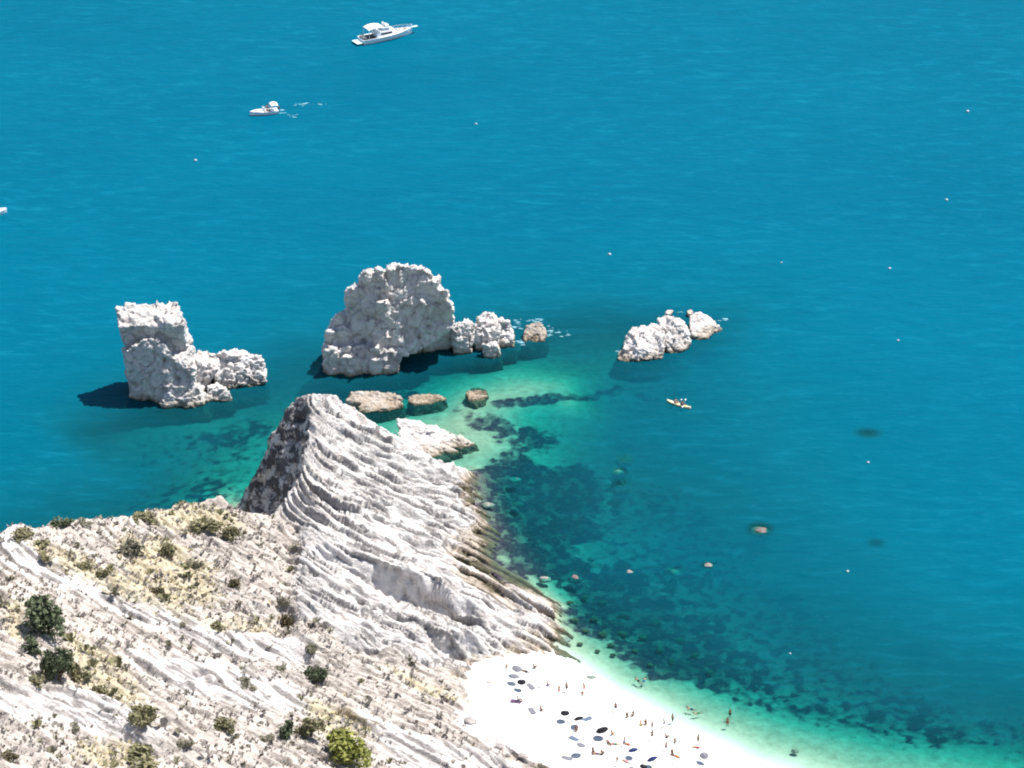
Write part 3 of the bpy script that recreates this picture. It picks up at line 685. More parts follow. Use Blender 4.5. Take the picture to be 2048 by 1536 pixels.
stack('sea_stack', 'biggest white sea stack, a broad fin with wide grey shaded front face', 'sea stack', [
    [(692, 700, 497.5), (691, 583, 500.5), (702, 570, 501), (714, 566, 501), (722, 700, 497.5), (694, 590, 504), (714, 575, 504.5), (720, 690, 505), (700, 690, 505)],
    [(716, 700, 497.5), (712, 566, 500.6), (730, 546, 501.5), (744, 543, 501.5), (752, 700, 497), (715, 572, 505), (744, 548, 505), (750, 690, 506)],
    [(744, 712, 496.8), (745, 547, 501), (757, 539, 501.6), (768, 540, 501.6), (778, 710, 496.8), (748, 552, 505), (766, 545, 505), (780, 690, 506)],
    [(768, 712, 496.8), (766, 540, 501), (775, 541, 502), (800, 530, 502.4), (815, 712, 497), (770, 540, 505.5), (803, 532, 505.8), (815, 690, 506)],
    ['hang', (805, 716, 497.4), (800, 531, 502), (824, 527, 502.4), (846, 536, 502.2), (860, 552, 501.6), (862, 690, 499.2), (830, 706, 498), (804, 533, 506), (846, 540, 506), (860, 650, 506), (806, 690, 506)],
    ['hang', (855, 692, 499.2), (846, 540, 501.6), (858, 540, 501.8), (869, 562, 501.6), (884, 576, 501.6), (896, 602, 501.4), (908, 640, 501.2), (907, 655, 501.2), (880, 680, 500), (850, 540, 506), (884, 580, 506), (908, 640, 506), (850, 650, 506)],
    [(800, 690, 503.5), (908, 650, 505), (800, 715, 502.5), (908, 694, 506), (905, 655, 509), (820, 690, 509), (820, 640, 509)],
    [(642, 702, 497), (672, 628, 500), (690, 616, 501), (702, 690, 497), (660, 722, 496), (668, 644, 505), (700, 640, 505), (650, 705, 503)],
    [(645, 725, 496), (655, 690, 497), (740, 690, 496.5), (765, 715, 495.5), (740, 736, 494.6), (660, 741, 494.4), (650, 700, 502), (760, 700, 502)],
    [(740, 705, 496), (780, 705, 495.8), (804, 722, 495.2), (795, 732, 494.8), (745, 737, 494.5), (745, 700, 500), (795, 705, 500)],
    [(762, 602, 498.4), (775, 600, 498.4), (778, 625, 498), (760, 640, 497.8), (745, 618, 498.5), (760, 600, 502), (775, 600, 502)],
    nod(676, 638, 499.5, 26, 30, 1.8), nod(660, 672, 498.2, 24, 30, 1.6), nod(684, 668, 498.6, 36, 34, 1.8), 
    nod(740, 702, 496.4, 40, 30, 1.7), nod(665, 712, 496, 34, 34, 1.8), nod(700, 722, 495.2, 44, 30, 1.8), nod(745, 724, 495.4, 36, 24, 1.5), nod(782, 706, 497, 40, 20, 1.4),
    nod(702, 582, 500.6, 24, 30, 1.8), nod(734, 556, 501, 30, 30, 1.8), nod(758, 548, 501.2, 24, 28, 1.6), nod(780, 545, 501.8, 24, 22, 1.6), nod(770, 568, 499.6, 22, 34, 1.2), nod(768, 612, 497.6, 34, 32, 1.5), nod(772, 630, 497.4, 18, 22, 1.0),
    nod(866, 566, 501.6, 30, 26, 2), nod(884, 588, 501.4, 30, 30, 2), nod(896, 614, 501, 26, 32, 2), nod(845, 612, 498.8, 10, 20, .7), nod(776, 676, 496.4, 22, 12, .8)], seed=2, group=GS)
stack('sea_rock', 'rounded white rock knob joined to the right foot of the biggest stack', 'rock', [
    [(903, 655, 504.5), (925, 640, 506.0), (950, 650, 505.5), (945, 690, 503.3), (908, 692, 503.5), (905, 660, 509.5), (945, 660, 509.5)],
    [(942, 650, 506.0), (968, 617, 509.0), (986, 620, 509.0), (1000, 660, 506.5), (990, 700, 504.2), (950, 690, 505.0), (950, 650, 512.0), (990, 640, 512.0)],
    [(985, 642, 508.5), (1018, 642, 509.0), (1030, 675, 507.0), (1028, 692, 506.2), (995, 690, 506.3), (990, 645, 513.0), (1025, 655, 513.0)],
    [(962, 690, 502.6), (985, 684, 503.0), (1002, 700, 502.2), (996, 716, 501.6), (968, 717, 501.6), (970, 690, 506.0), (1000, 695, 506.0)],
    [(908, 680, 504.5), (935, 678, 504.0), (940, 700, 503.6), (915, 702, 503.8), (920, 680, 508.0), (940, 685, 508.0)]], seed=3, group=GS, vox=0.22)
stack('sea_rock', 'small dark wet rock alone in the water right of the rounded knob', 'rock', [
    [(1046, 668, 510.0), (1058, 650, 512.0), (1078, 648, 512.5), (1092, 662, 511.5), (1090, 680, 509.3), (1062, 686, 508.3), (1048, 680, 508.9), (1060, 655, 514.5), (1088, 660, 514.5)]], M_low, GS, seed=4, vox=0.2, amp=0.7)
stack('sea_rock', 'leftmost and widest of the three white blocks in a row right of centre', 'rock', [
    [(1236, 716, 501.8), (1250, 682, 504), (1268, 655, 507), (1290, 650, 508), (1290, 690, 502.5), (1280, 722, 500.2), (1240, 722, 500.4), (1262, 665, 510), (1290, 660, 511)],
    [(1282, 700, 501.6), (1285, 660, 505.5), (1310, 646, 508), (1326, 655, 507.5), (1327, 690, 503), (1324, 712, 501.2), (1290, 721, 500.2), (1290, 660, 511), (1326, 665, 511)]], None, GS, seed=5, vox=0.22, amp=0.85)
stack('sea_rock', 'middle of the three white blocks in a row, upright with beige front', 'rock', [
    [(1331, 700, 504.5), (1318, 640, 509.0), (1335, 633, 510.0), (1360, 640, 509.5), (1378, 662, 508.0), (1380, 682, 506.3), (1362, 700, 504.3), (1338, 708, 503.5), (1322, 645, 512.5), (1376, 655, 512.5)]], None, GS, seed=6, vox=0.22, amp=0.85)
stack('sea_rock', 'rightmost of the three white blocks in a row, tapering to a low point', 'rock', [
    [(1382, 668, 510.4), (1380, 634, 513.9), (1392, 624, 515.4), (1412, 630, 514.9), (1432, 645, 513.4), (1418, 676, 510.0), (1396, 680, 509.8), (1386, 636, 517.4), (1430, 645, 516.4)],
    [(1425, 655, 513.0), (1435, 648, 514.0), (1447, 655, 514.0), (1436, 664, 512.5), (1425, 650, 516.0)]], None, GS, seed=7, vox=0.22, amp=0.75)
stack('sea_rock', 'tiny white rock tip awash just behind the middle white block', 'rock', [[(1331, 623, 520.0), (1337, 618, 522.0), (1344, 621, 522.0), (1340, 627, 519.5), (1332, 627, 519.5)]], None, GS, seed=8, vox=0.15, amp=0.3)
stack('sea_rock', 'tiny white rock tip at the upper left corner of the rightmost white block', 'rock', [[(1374, 621, 521.0), (1379, 617, 522.0), (1385, 620, 522.0), (1383, 627, 520.0), (1375, 627, 520.0)]], None, GS, seed=9, vox=0.15, amp=0.3)
GR = 'low reef rocks behind the headland'
stack('reef_rock', 'long brown layered reef slab just behind the headland peak', 'rock', [
    [(690, 800, 481.5), (705, 786, 484), (745, 781, 485.2), (790, 786, 484.6), (803, 796, 482.8), (770, 803, 481.8), (700, 806, 481), (700, 790, 486), (790, 788, 487)],
    [(715, 812, 479.8), (740, 802, 481.4), (796, 800, 482), (806, 808, 480.8), (780, 816, 479.4), (735, 824, 478.6), (716, 820, 479), (740, 800, 484), (800, 800, 484)]], M_low, GR, seed=10, vox=0.2, amp=0.5, bed=1.6)
stack('reef_rock', 'pale flat reef rock between the long brown slab and the single block', 'rock', [
    [(816, 800, 483.2), (835, 788, 485.0), (870, 787, 485.6), (892, 797, 484.6), (880, 806, 482.6), (830, 812, 481.6), (830, 790, 487.0), (885, 795, 487.0)]], M_low, GR, seed=11, vox=0.2, amp=0.55, bed=1.5)
stack('reef_rock', 'single pale block at the left end of the dark sunken reef', 'rock', [
    [(932, 786, 485.8), (950, 783, 487.3), (975, 784, 487.3), (972, 798, 484.6), (952, 808, 482.4), (936, 800, 483.8), (940, 785, 489.8), (972, 786, 489.8)]], M_low, GR, seed=12, vox=0.18, amp=0.5)
stack('rock_fin', 'slanting rock fin with grey underside on the seaward flank of the headland', 'rock', [
    [(792, 838, 467.5), (812, 833, 469), (800, 866, 465.5), (880, 856, 468), (957, 889, 466.3), (930, 898, 465), (880, 892, 464.6), (830, 880, 465), (900, 862, 468)],
    [(790, 862, 465), (812, 858, 466), (860, 876, 465.4), (926, 905, 463.5), (905, 912, 462.8), (850, 898, 463), (800, 880, 463.6)],
    [(786, 878, 463.2), (810, 876, 464), (850, 894, 463.2), (903, 916, 462), (880, 922, 461.3), (840, 910, 461.6), (795, 892, 462)]], M_stack, GR, seed=13, vox=0.18, amp=0.5, bed=2.0)

# boulders, awash or under water in the cove
def boulder(u, v, w, h, dz, label, seed, m=M_low, group='boulders in the shallow cove', amp=0.45):
    q = at_z(u, v, 0.0); px = np.hypot(q[1], CAM_H) / FPX * 1.0
    rw, rh = w * px / 2, h * px * 0.5; dz = dz - rh * 0.45
    rr = random.Random(seed); bm = bmesh.new()
    bmesh.ops.create_icosphere(bm, subdivisions=4, radius=1.0)
    rot = rr.uniform(0, 6.28)
    for vt in bm.verts:
        c0 = vt.co.copy(); n_ = mnoise.noise(c0 * 1.3 + Vector((seed * 3.1, 0, 0))) * 0.6 + mnoise.noise(c0 * 3.1 + Vector((seed, 5, 0))) * 0.28
        cell = mnoise.cell(c0 * 2.2 + Vector((seed * 1.7, 2, 3))) * 0.16
        k_ = 1 + amp * (n_ + cell)
        vt.co = Vector((c0.x * rw * k_, c0.y * rw * 0.75 * k_, c0.z * rh * 0.8 * k_))
    o = from_bm('boulder', bm, m, None, True)
    o.location = (q[0], q[1], dz); o.rotation_euler.z = rr.uniform(-0.4, 0.4)
    tag(o, label, 'boulder', group); return o
M_sub = mat('drowned_boulder', (0.17, 0.13, 0.12), 0.9, 0.1, 0.35, 1.5)
M_pale = mat('pale_boulder', (0.24, 0.225, 0.20), 0.9, 0.1, 0.25, 1.5)
for a in ((1520, 1060, 48, 22, -0.22, 'large brown boulder just under the surface, alone out in the cove', 21, M_sub),
          (1248, 918, 32, 16, -0.55, 'pale drowned boulder north of the cove, upper of a close pair', 22, M_sub),
          (1236, 941, 26, 14, -0.25, 'light boulder tip right below the upper drowned boulder', 23, M_pale),
          (1242, 966, 36, 14, -1.1, 'dim drowned slab below the light boulder tip', 24, M_sub),
          (1030, 957, 24, 8, -0.12, 'pinkish flat boulder among dark weed off the headland', 25, M_pale),
          (976, 1008, 26, 9, -0.1, 'flat tan boulder touching the tips of the shore ribs', 26, M_pale),
          (1036, 1004, 22, 8, -0.3, 'small dim boulder in dark weed beyond the shore ribs', 27, M_sub),
          (1090, 1156, 26, 12, -0.08, 'white split boulder in a dark patch off the yellow shelf', 28, M_pale),
          (1150, 1154, 28, 18, -0.15, 'pinkish boulder right beside the white split boulder', 29, M_sub),
          (1259, 1143, 16, 14, -0.05, 'small white upright stone in mid cove', 30, M_pale),
          (1349, 1140, 26, 14, -0.4, 'greenish drowned stone between two small white stones', 31, M_pale),
          (1417, 1130, 20, 12, 0.05, 'bright white stone breaking the surface right of mid cove', 32, M_pale),
          (1184, 1112, 16, 12, -0.4, 'dim pale stone between the pink boulder and the upright stone', 33, M_pale),
          (1736, 866, 50, 12, -1.4, 'pale streak of drowned rock far out on the right', 34, M_pale),
          (1752, 1085, 30, 12, -1.5, 'faint drowned rock in open water on the right', 35, M_sub),
          (1130, 1275, 22, 8, -0.35, 'yellowish flat stone in the green shallows below the headland tip', 36, M_pale),
          (1116, 1262, 20, 10, -0.3, 'dark stone in the green shallows against the headland tip', 37, M_low),
          (1590, 1498, 16, 10, -0.2, 'white stone in the pale shallows off the beach', 38, M_pale),
          (1182, 1352, 18, 8, -0.15, 'pale flat stone in the shallows beside the bathers', 39, M_pale)):
    boulder(*a[:7], m=a[7])
for k_, (u, v, w, h) in enumerate(((1150, 1240, 16, 10), (1172, 1262, 14, 9), (1206, 1268, 18, 11), (1190, 1238, 20, 12), (1222, 1290, 15, 9), (1246, 1268, 20, 12), (1270, 1302, 14, 9), (1286, 1275, 20, 12), (1320, 1300, 18, 11),
                                    (1344, 1322, 14, 9), (1250, 1230, 24, 14), (1310, 1245, 24, 14), (1206, 1205, 18, 11), (1170, 1195, 16, 10), (1140, 1205, 14, 8), (1360, 1280, 22, 12), (1390, 1310, 18, 11), (1226, 1310, 12, 8),
                                    (1420, 1345, 16, 9), (1300, 1330, 12, 8), (1160, 1288, 12, 8), (1195, 1302, 11, 7))):
    z_ = -float(max(0.5, -hgt(*at_z(u, v, 0)[:2]))) + 0.15
    q = at_z(u, v, z_)
    o = boulder(u, v, w, h, z_, 'dark weedy stone on the sea floor between green shallows and cove', 60 + k_, M_low, 'weedy stones on the sea floor')
    o.location = (q[0], q[1], z_)
# stones on the beach and at its back
M_grey = mat('grey_stone', (0.30, 0.27, 0.26), 0.9, 0.1, 0.3, 2)
def beach_stone(u, v, w, h, label, seed, rz=0.0):
    q = hit(u, v); o = boulder(u, v, w, h, 0, label, seed, M_grey, 'stones along the back of the beach', 0.35); o.location = (q[0], q[1], seat(q[0], q[1])); o.rotation_euler.z = rz
beach_stone(941, 1444, 30, 8, 'long grey stone like a log at the foot of the slope', 41, -0.9)
beach_stone(923, 1466, 16, 10, 'squat grey boulder below the log shaped stone', 42)
beach_stone(997, 1494, 16, 9, 'grey stone low on the slope edge above the picture bottom', 43)
beach_stone(1016, 1508, 12, 14, 'dark upright stone at the back corner of the beach', 44)
beach_stone(1046, 1513, 22, 8, 'flat grey ledge stone right of the upright stone', 45, -0.4)

# ------------------------------------------------------------------ plants
def leaf_mat(name, a, b_):
    m = bpy.data.materials.new(name); m.use_nodes = True; g = NT(m); bs = g.n['Principled BSDF']
    oi = g.new('ShaderNodeObjectInfo'); geo = g.new('ShaderNodeNewGeometry')
    n_ = g.noise(geo.outputs['Position'], 2.5, 3, 0.6)
    f = g.math('ADD', g.math('MULTIPLY', n_, 0.75), g.math('MULTIPLY', geo.outputs['Random Per Island'], 0.3))
    g.link(g.ramp(f, [(0.3, a), (0.72, b_)]), bs.inputs['Base Color'])
    bs.inputs['Roughness'].default_value = 0.75; bs.inputs['Specular IOR Level'].default_value = 0.15
    return m
ML = {'dark': leaf_mat('dark_leaves', (0.05, 0.070, 0.040), (0.13, 0.155, 0.085)),
      'olive': leaf_mat('olive_leaves', (0.11, 0.105, 0.055), (0.27, 0.25, 0.14)),
      'grey': leaf_mat('grey_leaves', (0.15, 0.14, 0.10), (0.31, 0.285, 0.21)),
      'lime': leaf_mat('lime_leaves', (0.11, 0.12, 0.03), (0.30, 0.31, 0.08)),
      'brown': leaf_mat('brown_leaves', (0.06, 0.05, 0.03), (0.15, 0.125, 0.07))}
M_bark = mat('bark', (0.10, 0.075, 0.055), 0.9, 0.1, 0.3, 6)
def crown_mesh(seed, n, leaf=0.16, lumps=9):
    r = np.random.default_rng(seed)
    cs = r.normal(size=(lumps, 3)); cs /= np.linalg.norm(cs, axis=1)[:, None]; cs *= r.uniform(0.3, 0.85, (lumps, 1)) * np.array([1.0, r.uniform(0.6, 0.9), 1.0]); cs[:, 2] = np.abs(cs[:, 2]) * 0.9 + 0.18
    rad = r.uniform(0.18, 0.42, lumps)
    which = r.integers(0, lumps, n); d = r.normal(size=(n, 3)); d /= np.linalg.norm(d, axis=1)[:, None]
    ctr = cs[which] + d * (rad[which] * r.uniform(0.55, 1.05, n))[:, None]; ctr[:, 2] = np.maximum(ctr[:, 2], 0.02)
    a = r.normal(size=(n, 3)); a /= np.linalg.norm(a, axis=1)[:, None]
    b_ = np.cross(a, d + 0.6 * r.normal(size=(n, 3))); b_ /= np.linalg.norm(b_, axis=1)[:, None]
    s = leaf * r.uniform(0.6, 1.3, n)[:, None]
    V = np.stack([ctr - a * s, ctr - b_ * s * 0.55, ctr + a * s, ctr + b_ * s * 0.55], 1).reshape(-1, 3)
    return mesh_np('crown', V, np.arange(4 * n).reshape(-1, 4), False)
def stem_mesh(seed, h, r0, limbs=5):
    rr = random.Random(seed); bm = bmesh.new()
    def tube(p, q, ra, rb):
        d = (q - p); L = d.length; mtx = Matrix.Translation((p + q) / 2) @ d.to_track_quat('Z', 'Y').to_matrix().to_4x4()
        bmesh.ops.create_cone(bm, cap_ends=True, segments=7, radius1=ra, radius2=rb, depth=L, matrix=mtx)
    top = Vector((rr.uniform(-.1, .1), rr.uniform(-.1, .1), h))
    tube(Vector((0, 0, -0.35)), top * 0.55, r0, r0 * 0.75); tube(top * 0.55, top, r0 * 0.75, r0 * 0.35)
    for k_ in range(limbs):
        a = k_ * 6.283 / limbs + rr.uniform(-.4, .4); tube(top * rr.uniform(0.3, 0.8), Vector((math.cos(a) * 0.55, math.sin(a) * 0.55, h * rr.uniform(0.9, 1.25))), r0 * 0.5, r0 * 0.15)
    me = bpy.data.meshes.new('stem'); bm.to_mesh(me); bm.free(); return me
bush_meshes = [crown_mesh(70 + k_, 700, 0.11, 8 + k_) for k_ in range(5)]
tree_meshes = [crown_mesh(90 + k_, 1500, 0.085, 12 + k_) for k_ in range(3)]
stem_b = [stem_mesh(5, 0.35, 0.05), stem_mesh(6, 0.4, 0.045)]
stem_t = [stem_mesh(8, 0.5, 0.07, 6), stem_mesh(9, 0.55, 0.06, 6)]
def plant(u, v, w, h, kind, label, cat='shrub', group='shrubs on the pale hillside', tree=False, k_=[0]):
    k_[0] += 1; i = k_[0]
    q = hit(u, v + h * 0.42); rngm = math.hypot(q[1], CAM_H - q[2]) / FPX
    wid = w * rngm / 1.7; hh = max(h * rngm / 1.7, wid * 0.55)
    root = empty('tree' if tree else 'shrub', (q[0], q[1], seat(q[0], q[1]) - 0.05 * hh), rng.uniform(0, 6.28))
    tag(root, label, cat, group)
    cm = (tree_meshes if tree else bush_meshes)[i % (3 if tree else 5)]
    c_ = link('crown', cm, ML[kind], root); c_.scale = (wid, wid, hh)
    if tree: c_.location.z = 0.22 * hh
    s_ = link('trunk' if tree else 'stem', (stem_t if tree else stem_b)[i % 2], M_bark, root); s_.scale = (wid, wid, hh * 1.1)
    return root
for m_ in bush_meshes + tree_meshes: m_.materials.append(ML['olive'])
for m_ in stem_b + stem_t: m_.materials.append(M_bark)
GT = 'trees on the near hillside'
plant(98, 1228, 112, 108, 'dark', 'largest dark green tree on the left of the hillside', 'tree', GT, True)
plant(118, 1316, 74, 104, 'dark', 'dark green tree right below the largest tree, narrow', 'tree', GT, True)
plant(62, 1288, 52, 46, 'dark', 'small dark green tree squeezed left between the two dark trees', 'tree', GT, True)
plant(702, 1488, 116, 90, 'lime', 'bright yellow green tree at the bottom of the picture', 'tree', GT, True)
plant(632, 1344, 56, 56, 'dark', 'small green tree alone above a dark hollow in mid slope', 'tree', GT, True)
plant(622, 1446, 62, 68, 'olive', 'olive green tree left of the bright yellow green tree', 'tree', GT, True)
plant(574, 1452, 46, 52, 'dark', 'very dark shrub left of the olive green tree')
for a in ((156, 1330, 52, 62, 'olive', 'olive shrub at the right foot of the narrow dark tree'),
          (72, 1344, 48, 36, 'olive', 'low olive shrub left of the narrow dark tree'),
          (283, 1420, 82, 62, 'olive', 'wide olive shrub below the pale rock band on lower left'),
          (452, 1447, 56, 48, 'olive', 'rounded olive shrub in the lower middle of the slope'),
          (285, 1512, 100, 48, 'olive', 'wide dark olive shrub at the bottom edge on the left'),
          (418, 1047, 62, 44, 'olive', 'left half of the twin olive shrub near the saddle'),
          (458, 1058, 52, 48, 'olive', 'right half of the twin olive shrub near the saddle'),
          (258, 1080, 62, 56, 'grey', 'grey green shrub high on the open slope'),
          (338, 1096, 42, 38, 'olive', 'small olive shrub right of the grey green shrub'),
          (388, 1121, 42, 34, 'grey', 'small grey shrub below the twin olive shrubs'),
          (318, 1175, 46, 42, 'brown', 'brown shrub in the middle of the yellow grass'),
          (470, 1161, 36, 30, 'brown', 'dark little shrub on the right of the scrub slope'),
          (432, 1246, 34, 26, 'olive', 'olive shrub in the straw grass strip'),
          (290, 1026, 56, 26, 'olive', 'olive shrub on the skyline edge above the sea, right one'),
          (124, 1040, 50, 28, 'dark', 'dark shrub leaning on the skyline edge above the sea'),
          (168, 1042, 34, 18, 'grey', 'low grey shrub beside the dark skyline shrub'),
          (44, 1066, 60, 24, 'olive', 'straw coloured shrub at the left end of the skyline'),
          (88, 1084, 44, 28, 'olive', 'olive shrub just below the left skyline'),
          (172, 1122, 34, 30, 'olive', 'left of two olive shrubs in the grassy gully'),
          (206, 1138, 32, 30, 'olive', 'right of two olive shrubs in the grassy gully'),
          (492, 1354, 46, 40, 'grey', 'pale grey green shrub in mid slope'),
          (575, 1232, 38, 62, 'brown', 'dark brown thicket filling the hollow in the gully'),
          (622, 1292, 32, 32, 'grey', 'grey shrub above the small green tree'),
          (566, 1196, 30, 28, 'grey', 'grey shrub above the dark brown thicket'),
          (534, 1468, 44, 32, 'grey', 'grey shrub left of the very dark shrub'),
          (0, 1195, 40, 30, 'grey', 'grey shrub cut by the left picture edge'),
          (200, 1372, 50, 44, 'olive', 'olive shrub below the narrow dark tree to its right'),
          (560, 1330, 30, 26, 'grey', 'tiny grey shrub left of the small green tree'),
          (20, 1508, 46, 34, 'brown', 'brown shrub in the lower left corner'),
          (370, 1482, 40, 30, 'grey', 'grey tuft shrub between two olive shrubs low on the slope'),
          (150, 1450, 36, 26, 'grey', 'grey shrub under the lower pale rock steps'),
          (590, 1090, 28, 24, 'grey', 'grey shrub at the top of the gully by the headland'),
          (1080, 1528, 40, 26, 'grey', 'grey green shrub at the bottom edge against the beach')):
    plant(*a)
# dry scrub tufts and grass, countless
def cover(name, label_kind, n, matl, size, dens, seed, blades=5):
    r = np.random.default_rng(seed); cx = r.uniform(-108, 5, n * 3); cy = r.uniform(284, 425, n * 3)
    i = ((cx - LX0) / LD).astype(int); j = ((cy - LY0) / LD).astype(int); k_ = j * nx_ + i
    pr = dens[k_] * (0.25 + 1.5 * sstep(-0.1, 0.4, fbm(np.stack([cx, cy, 0 * cx], 1) * 0.35 + seed, 3)))
    m = (r.uniform(0, 1, len(cx)) < pr) & (ZD[k_] > 2.0); cx, cy, k_ = cx[m][:n], cy[m][:n], k_[m][:n]; n = len(cx)
    sc = size * r.lognormal(0, 0.4, n)
    V = []
    for b_ in range(blades):
        a = r.uniform(0, 6.283, n); tl = r.uniform(0.2, 0.95, n)
        d = np.stack([np.cos(a) * tl, np.sin(a) * tl, 1.0 - 0.45 * tl], 1) * sc[:, None]; s_ = np.stack([-np.sin(a), np.cos(a), 0.3 * np.sin(3 * a)], 1) * (sc * 0.42)[:, None]
        base = np.stack([cx, cy, ZD[k_] - 0.05], 1) + np.stack([np.cos(a), np.sin(a), 0 * a], 1) * (sc * 0.2)[:, None]
        V.append(np.stack([base - s_ * 0.5, base + s_ * 0.5, base + d + s_ * 0.7, base + d * 1.1 - s_ * 0.6], 1))
    V = np.concatenate(V).reshape(-1, 3)
    o = link(name, mesh_np(name, V, np.arange(len(V)).reshape(-1, 4), False), matl); tag(o, kind='stuff'); return o
sd = np.clip(soil_a, 0, 1)
M_scrub = leaf_mat('scrub_twigs', (0.22, 0.195, 0.175), (0.43, 0.39, 0.355))
cover('scrub', '', 11500, M_scrub, 0.27, sd * 0.9, 1, 7)
cover('scrub', '', 1500, ML['grey'], 0.36, sd * 0.5, 2, 9)
M_straw = leaf_mat('straw', (0.38, 0.33, 0.18), (0.62, 0.55, 0.39))
cover('scrub', '', 1300, ML['olive'], 0.50, np.clip(grass_a * (1 - head_m), 0, 1) * 0.5 + 0.05 * sd, 7, 10)
cover('dry_grass', '', 9000, M_straw, 0.25, np.clip(grass_a * (1 - head_m), 0, 1) * 0.8, 3, 6)

# loose grey shingle on the beach, countless
def shingle():
    r = np.random.default_rng(12); n0 = 16000; cx = r.uniform(-12, 60, n0); cy = r.uniform(330, 398, n0)
    m = inside(beach_poly, cx, cy); cx, cy = cx[m], cy[m]
    i = np.clip(((cx - LX0) / LD).astype(int), 0, nx_ - 1); j = np.clip(((cy - LY0) / LD).astype(int), 0, ny_ - 1); z = ZD[j * nx_ + i]
    pr = 0.10 + 0.9 * sstep(0.0, 0.35, fbm(np.stack([cx, cy, 0 * cx], 1) * 0.2, 3)); m = (z > -0.3) & (r.uniform(0, 1, len(cx)) < pr); cx, cy, z = cx[m], cy[m], z[m]; n = len(cx)
    s_ = 0.10 * r.lognormal(0, 0.5, n); b_ = np.array([(1, 0, 0), (0.2, 0.9, 0), (-1, 0.1, 0), (-0.1, -0.8, 0), (0.05, 0, 0.6)])
    V = (np.stack([cx, cy, z - 0.01], 1)[:, None, :] + b_[None] * s_[:, None, None] * r.uniform(0.7, 1.4, (n, 5, 1))).reshape(-1, 3)
    F = (np.array([(0, 1, 4), (1, 2, 4), (2, 3, 4), (3, 0, 4)])[None] + 5 * np.arange(n)[:, None, None]).reshape(-1, 3)
    tag(link('shingle', mesh_np('shingle', V, F, False), mat('shingle_stone', (0.40, 0.37, 0.35), 0.9, 0.1, 0.4, 0.5)), kind='stuff')
shingle()

# ------------------------------------------------------------------ boats
M_white = mat('white_gelcoat', (0.82, 0.83, 0.84), 0.3, 0.5)
M_teak = mat('teak', (0.30, 0.22, 0.15), 0.7, 0.3, 0.2, 5)
M_glass = mat('smoked_glass', (0.03, 0.035, 0.045), 0.1, 0.6)
M_dark = mat('dark_cockpit', (0.05, 0.045, 0.06), 0.6, 0.3)
M_canvas = mat('white_canvas', (0.82, 0.81, 0.78), 0.9, 0.1)
M_steel = mat('steel_rail', (0.75, 0.77, 0.8), 0.25, 0.6)
M_bluewhite = mat('light_blue_platform', (0.55, 0.72, 0.80), 0.4, 0.4)
M_motor = mat('outboard_grey', (0.12, 0.13, 0.15), 0.4, 0.5)
M_cush = mat('beige_cushion', (0.55, 0.48, 0.42), 0.9, 0.1)
def loft(secs, cap=True, closed=False):
    bm = bmesh.new(); rows = [[bm.verts.new(p) for p in s] for s in secs]
    for a, b_ in zip(rows[:-1], rows[1:]):
        n = len(a)
        for i in range(n if closed else n - 1):
            j = (i + 1) % n
            try: bm.faces.new((a[i], a[j], b_[j], b_[i]))
            except ValueError: pass
    if cap:
        for r_ in (rows[0], rows[-1]):
            try: bm.faces.new(r_)
            except ValueError: pass
    bmesh.ops.remove_doubles(bm, verts=bm.verts, dist=1e-4)
    bmesh.ops.recalc_face_normals(bm, faces=bm.faces); return bm
def hull_bm(L, B, free, deck=True, n=16, sheer=0.35):
    secs = []
    for i in range(n + 1):
        t = i / n; x = -L / 2 + L * t
        w = B / 2 * (1 - max(0, (t - 0.45) / 0.55) ** 2.3) * (0.9 + 0.1 * min(1, t * 4)); w = max(w, 0.02)
        z1 = free + sheer * t * t
        wl = w * (0.86 - 0.35 * t * t)
        xo = 0.0 if t < 0.9 else (t - 0.9) * 0.5
        secs.append([(x - xo * 3, 0, -0.45 + 0.3 * t ** 3), (x - xo, wl * 0.95, -0.05), (x, w, z1), (x, w * 0.93, z1), (x, w * 0.93, z1 - 0.10), (x, 0, z1 - 0.06),
                     (x, -w * 0.93, z1 - 0.10), (x, -w * 0.93, z1), (x, -w, z1), (x - xo, -wl * 0.95, -0.05)])
    return loft(secs, True, True)
def box(bm, c_, s_, rx=0.0, ry=0.0, rz=0.0, bev=0.0):
    m_ = Matrix.Translation(c_) @ Matrix.Rotation(rz, 4, 'Z') @ Matrix.Rotation(ry, 4, 'Y') @ Matrix.Rotation(rx, 4, 'X') @ Matrix.Diagonal((*s_, 1))
    r = bmesh.ops.create_cube(bm, size=1.0, matrix=m_)
    if bev:
        es = list({e for v_ in r['verts'] for e in v_.link_edges}); bmesh.ops.bevel(bm, geom=es, offset=bev, segments=2, affect='EDGES')
def rod(bm, p, q, r_, seg=6):
    p, q = Vector(p), Vector(q); d = q - p
    bmesh.ops.create_cone(bm, cap_ends=True, segments=seg, radius1=r_, radius2=r_, depth=d.length, matrix=Matrix.Translation((p + q) / 2) @ d.to_track_quat('Z', 'Y').to_matrix().to_4x4())
def part(name, fn, m_, parent, smooth=False):
    bm = bmesh.new(); fn(bm); return from_bm(name, bm, m_, parent, smooth)
def heading(u0, v0, u1, v1):
    a, b_ = at_z(u0, v0, 0), at_z(u1, v1, 0); return (a + b_) / 2, math.atan2(b_[1] - a[1], b_[0] - a[0]), float(np.hypot(*(b_ - a)[:2]))

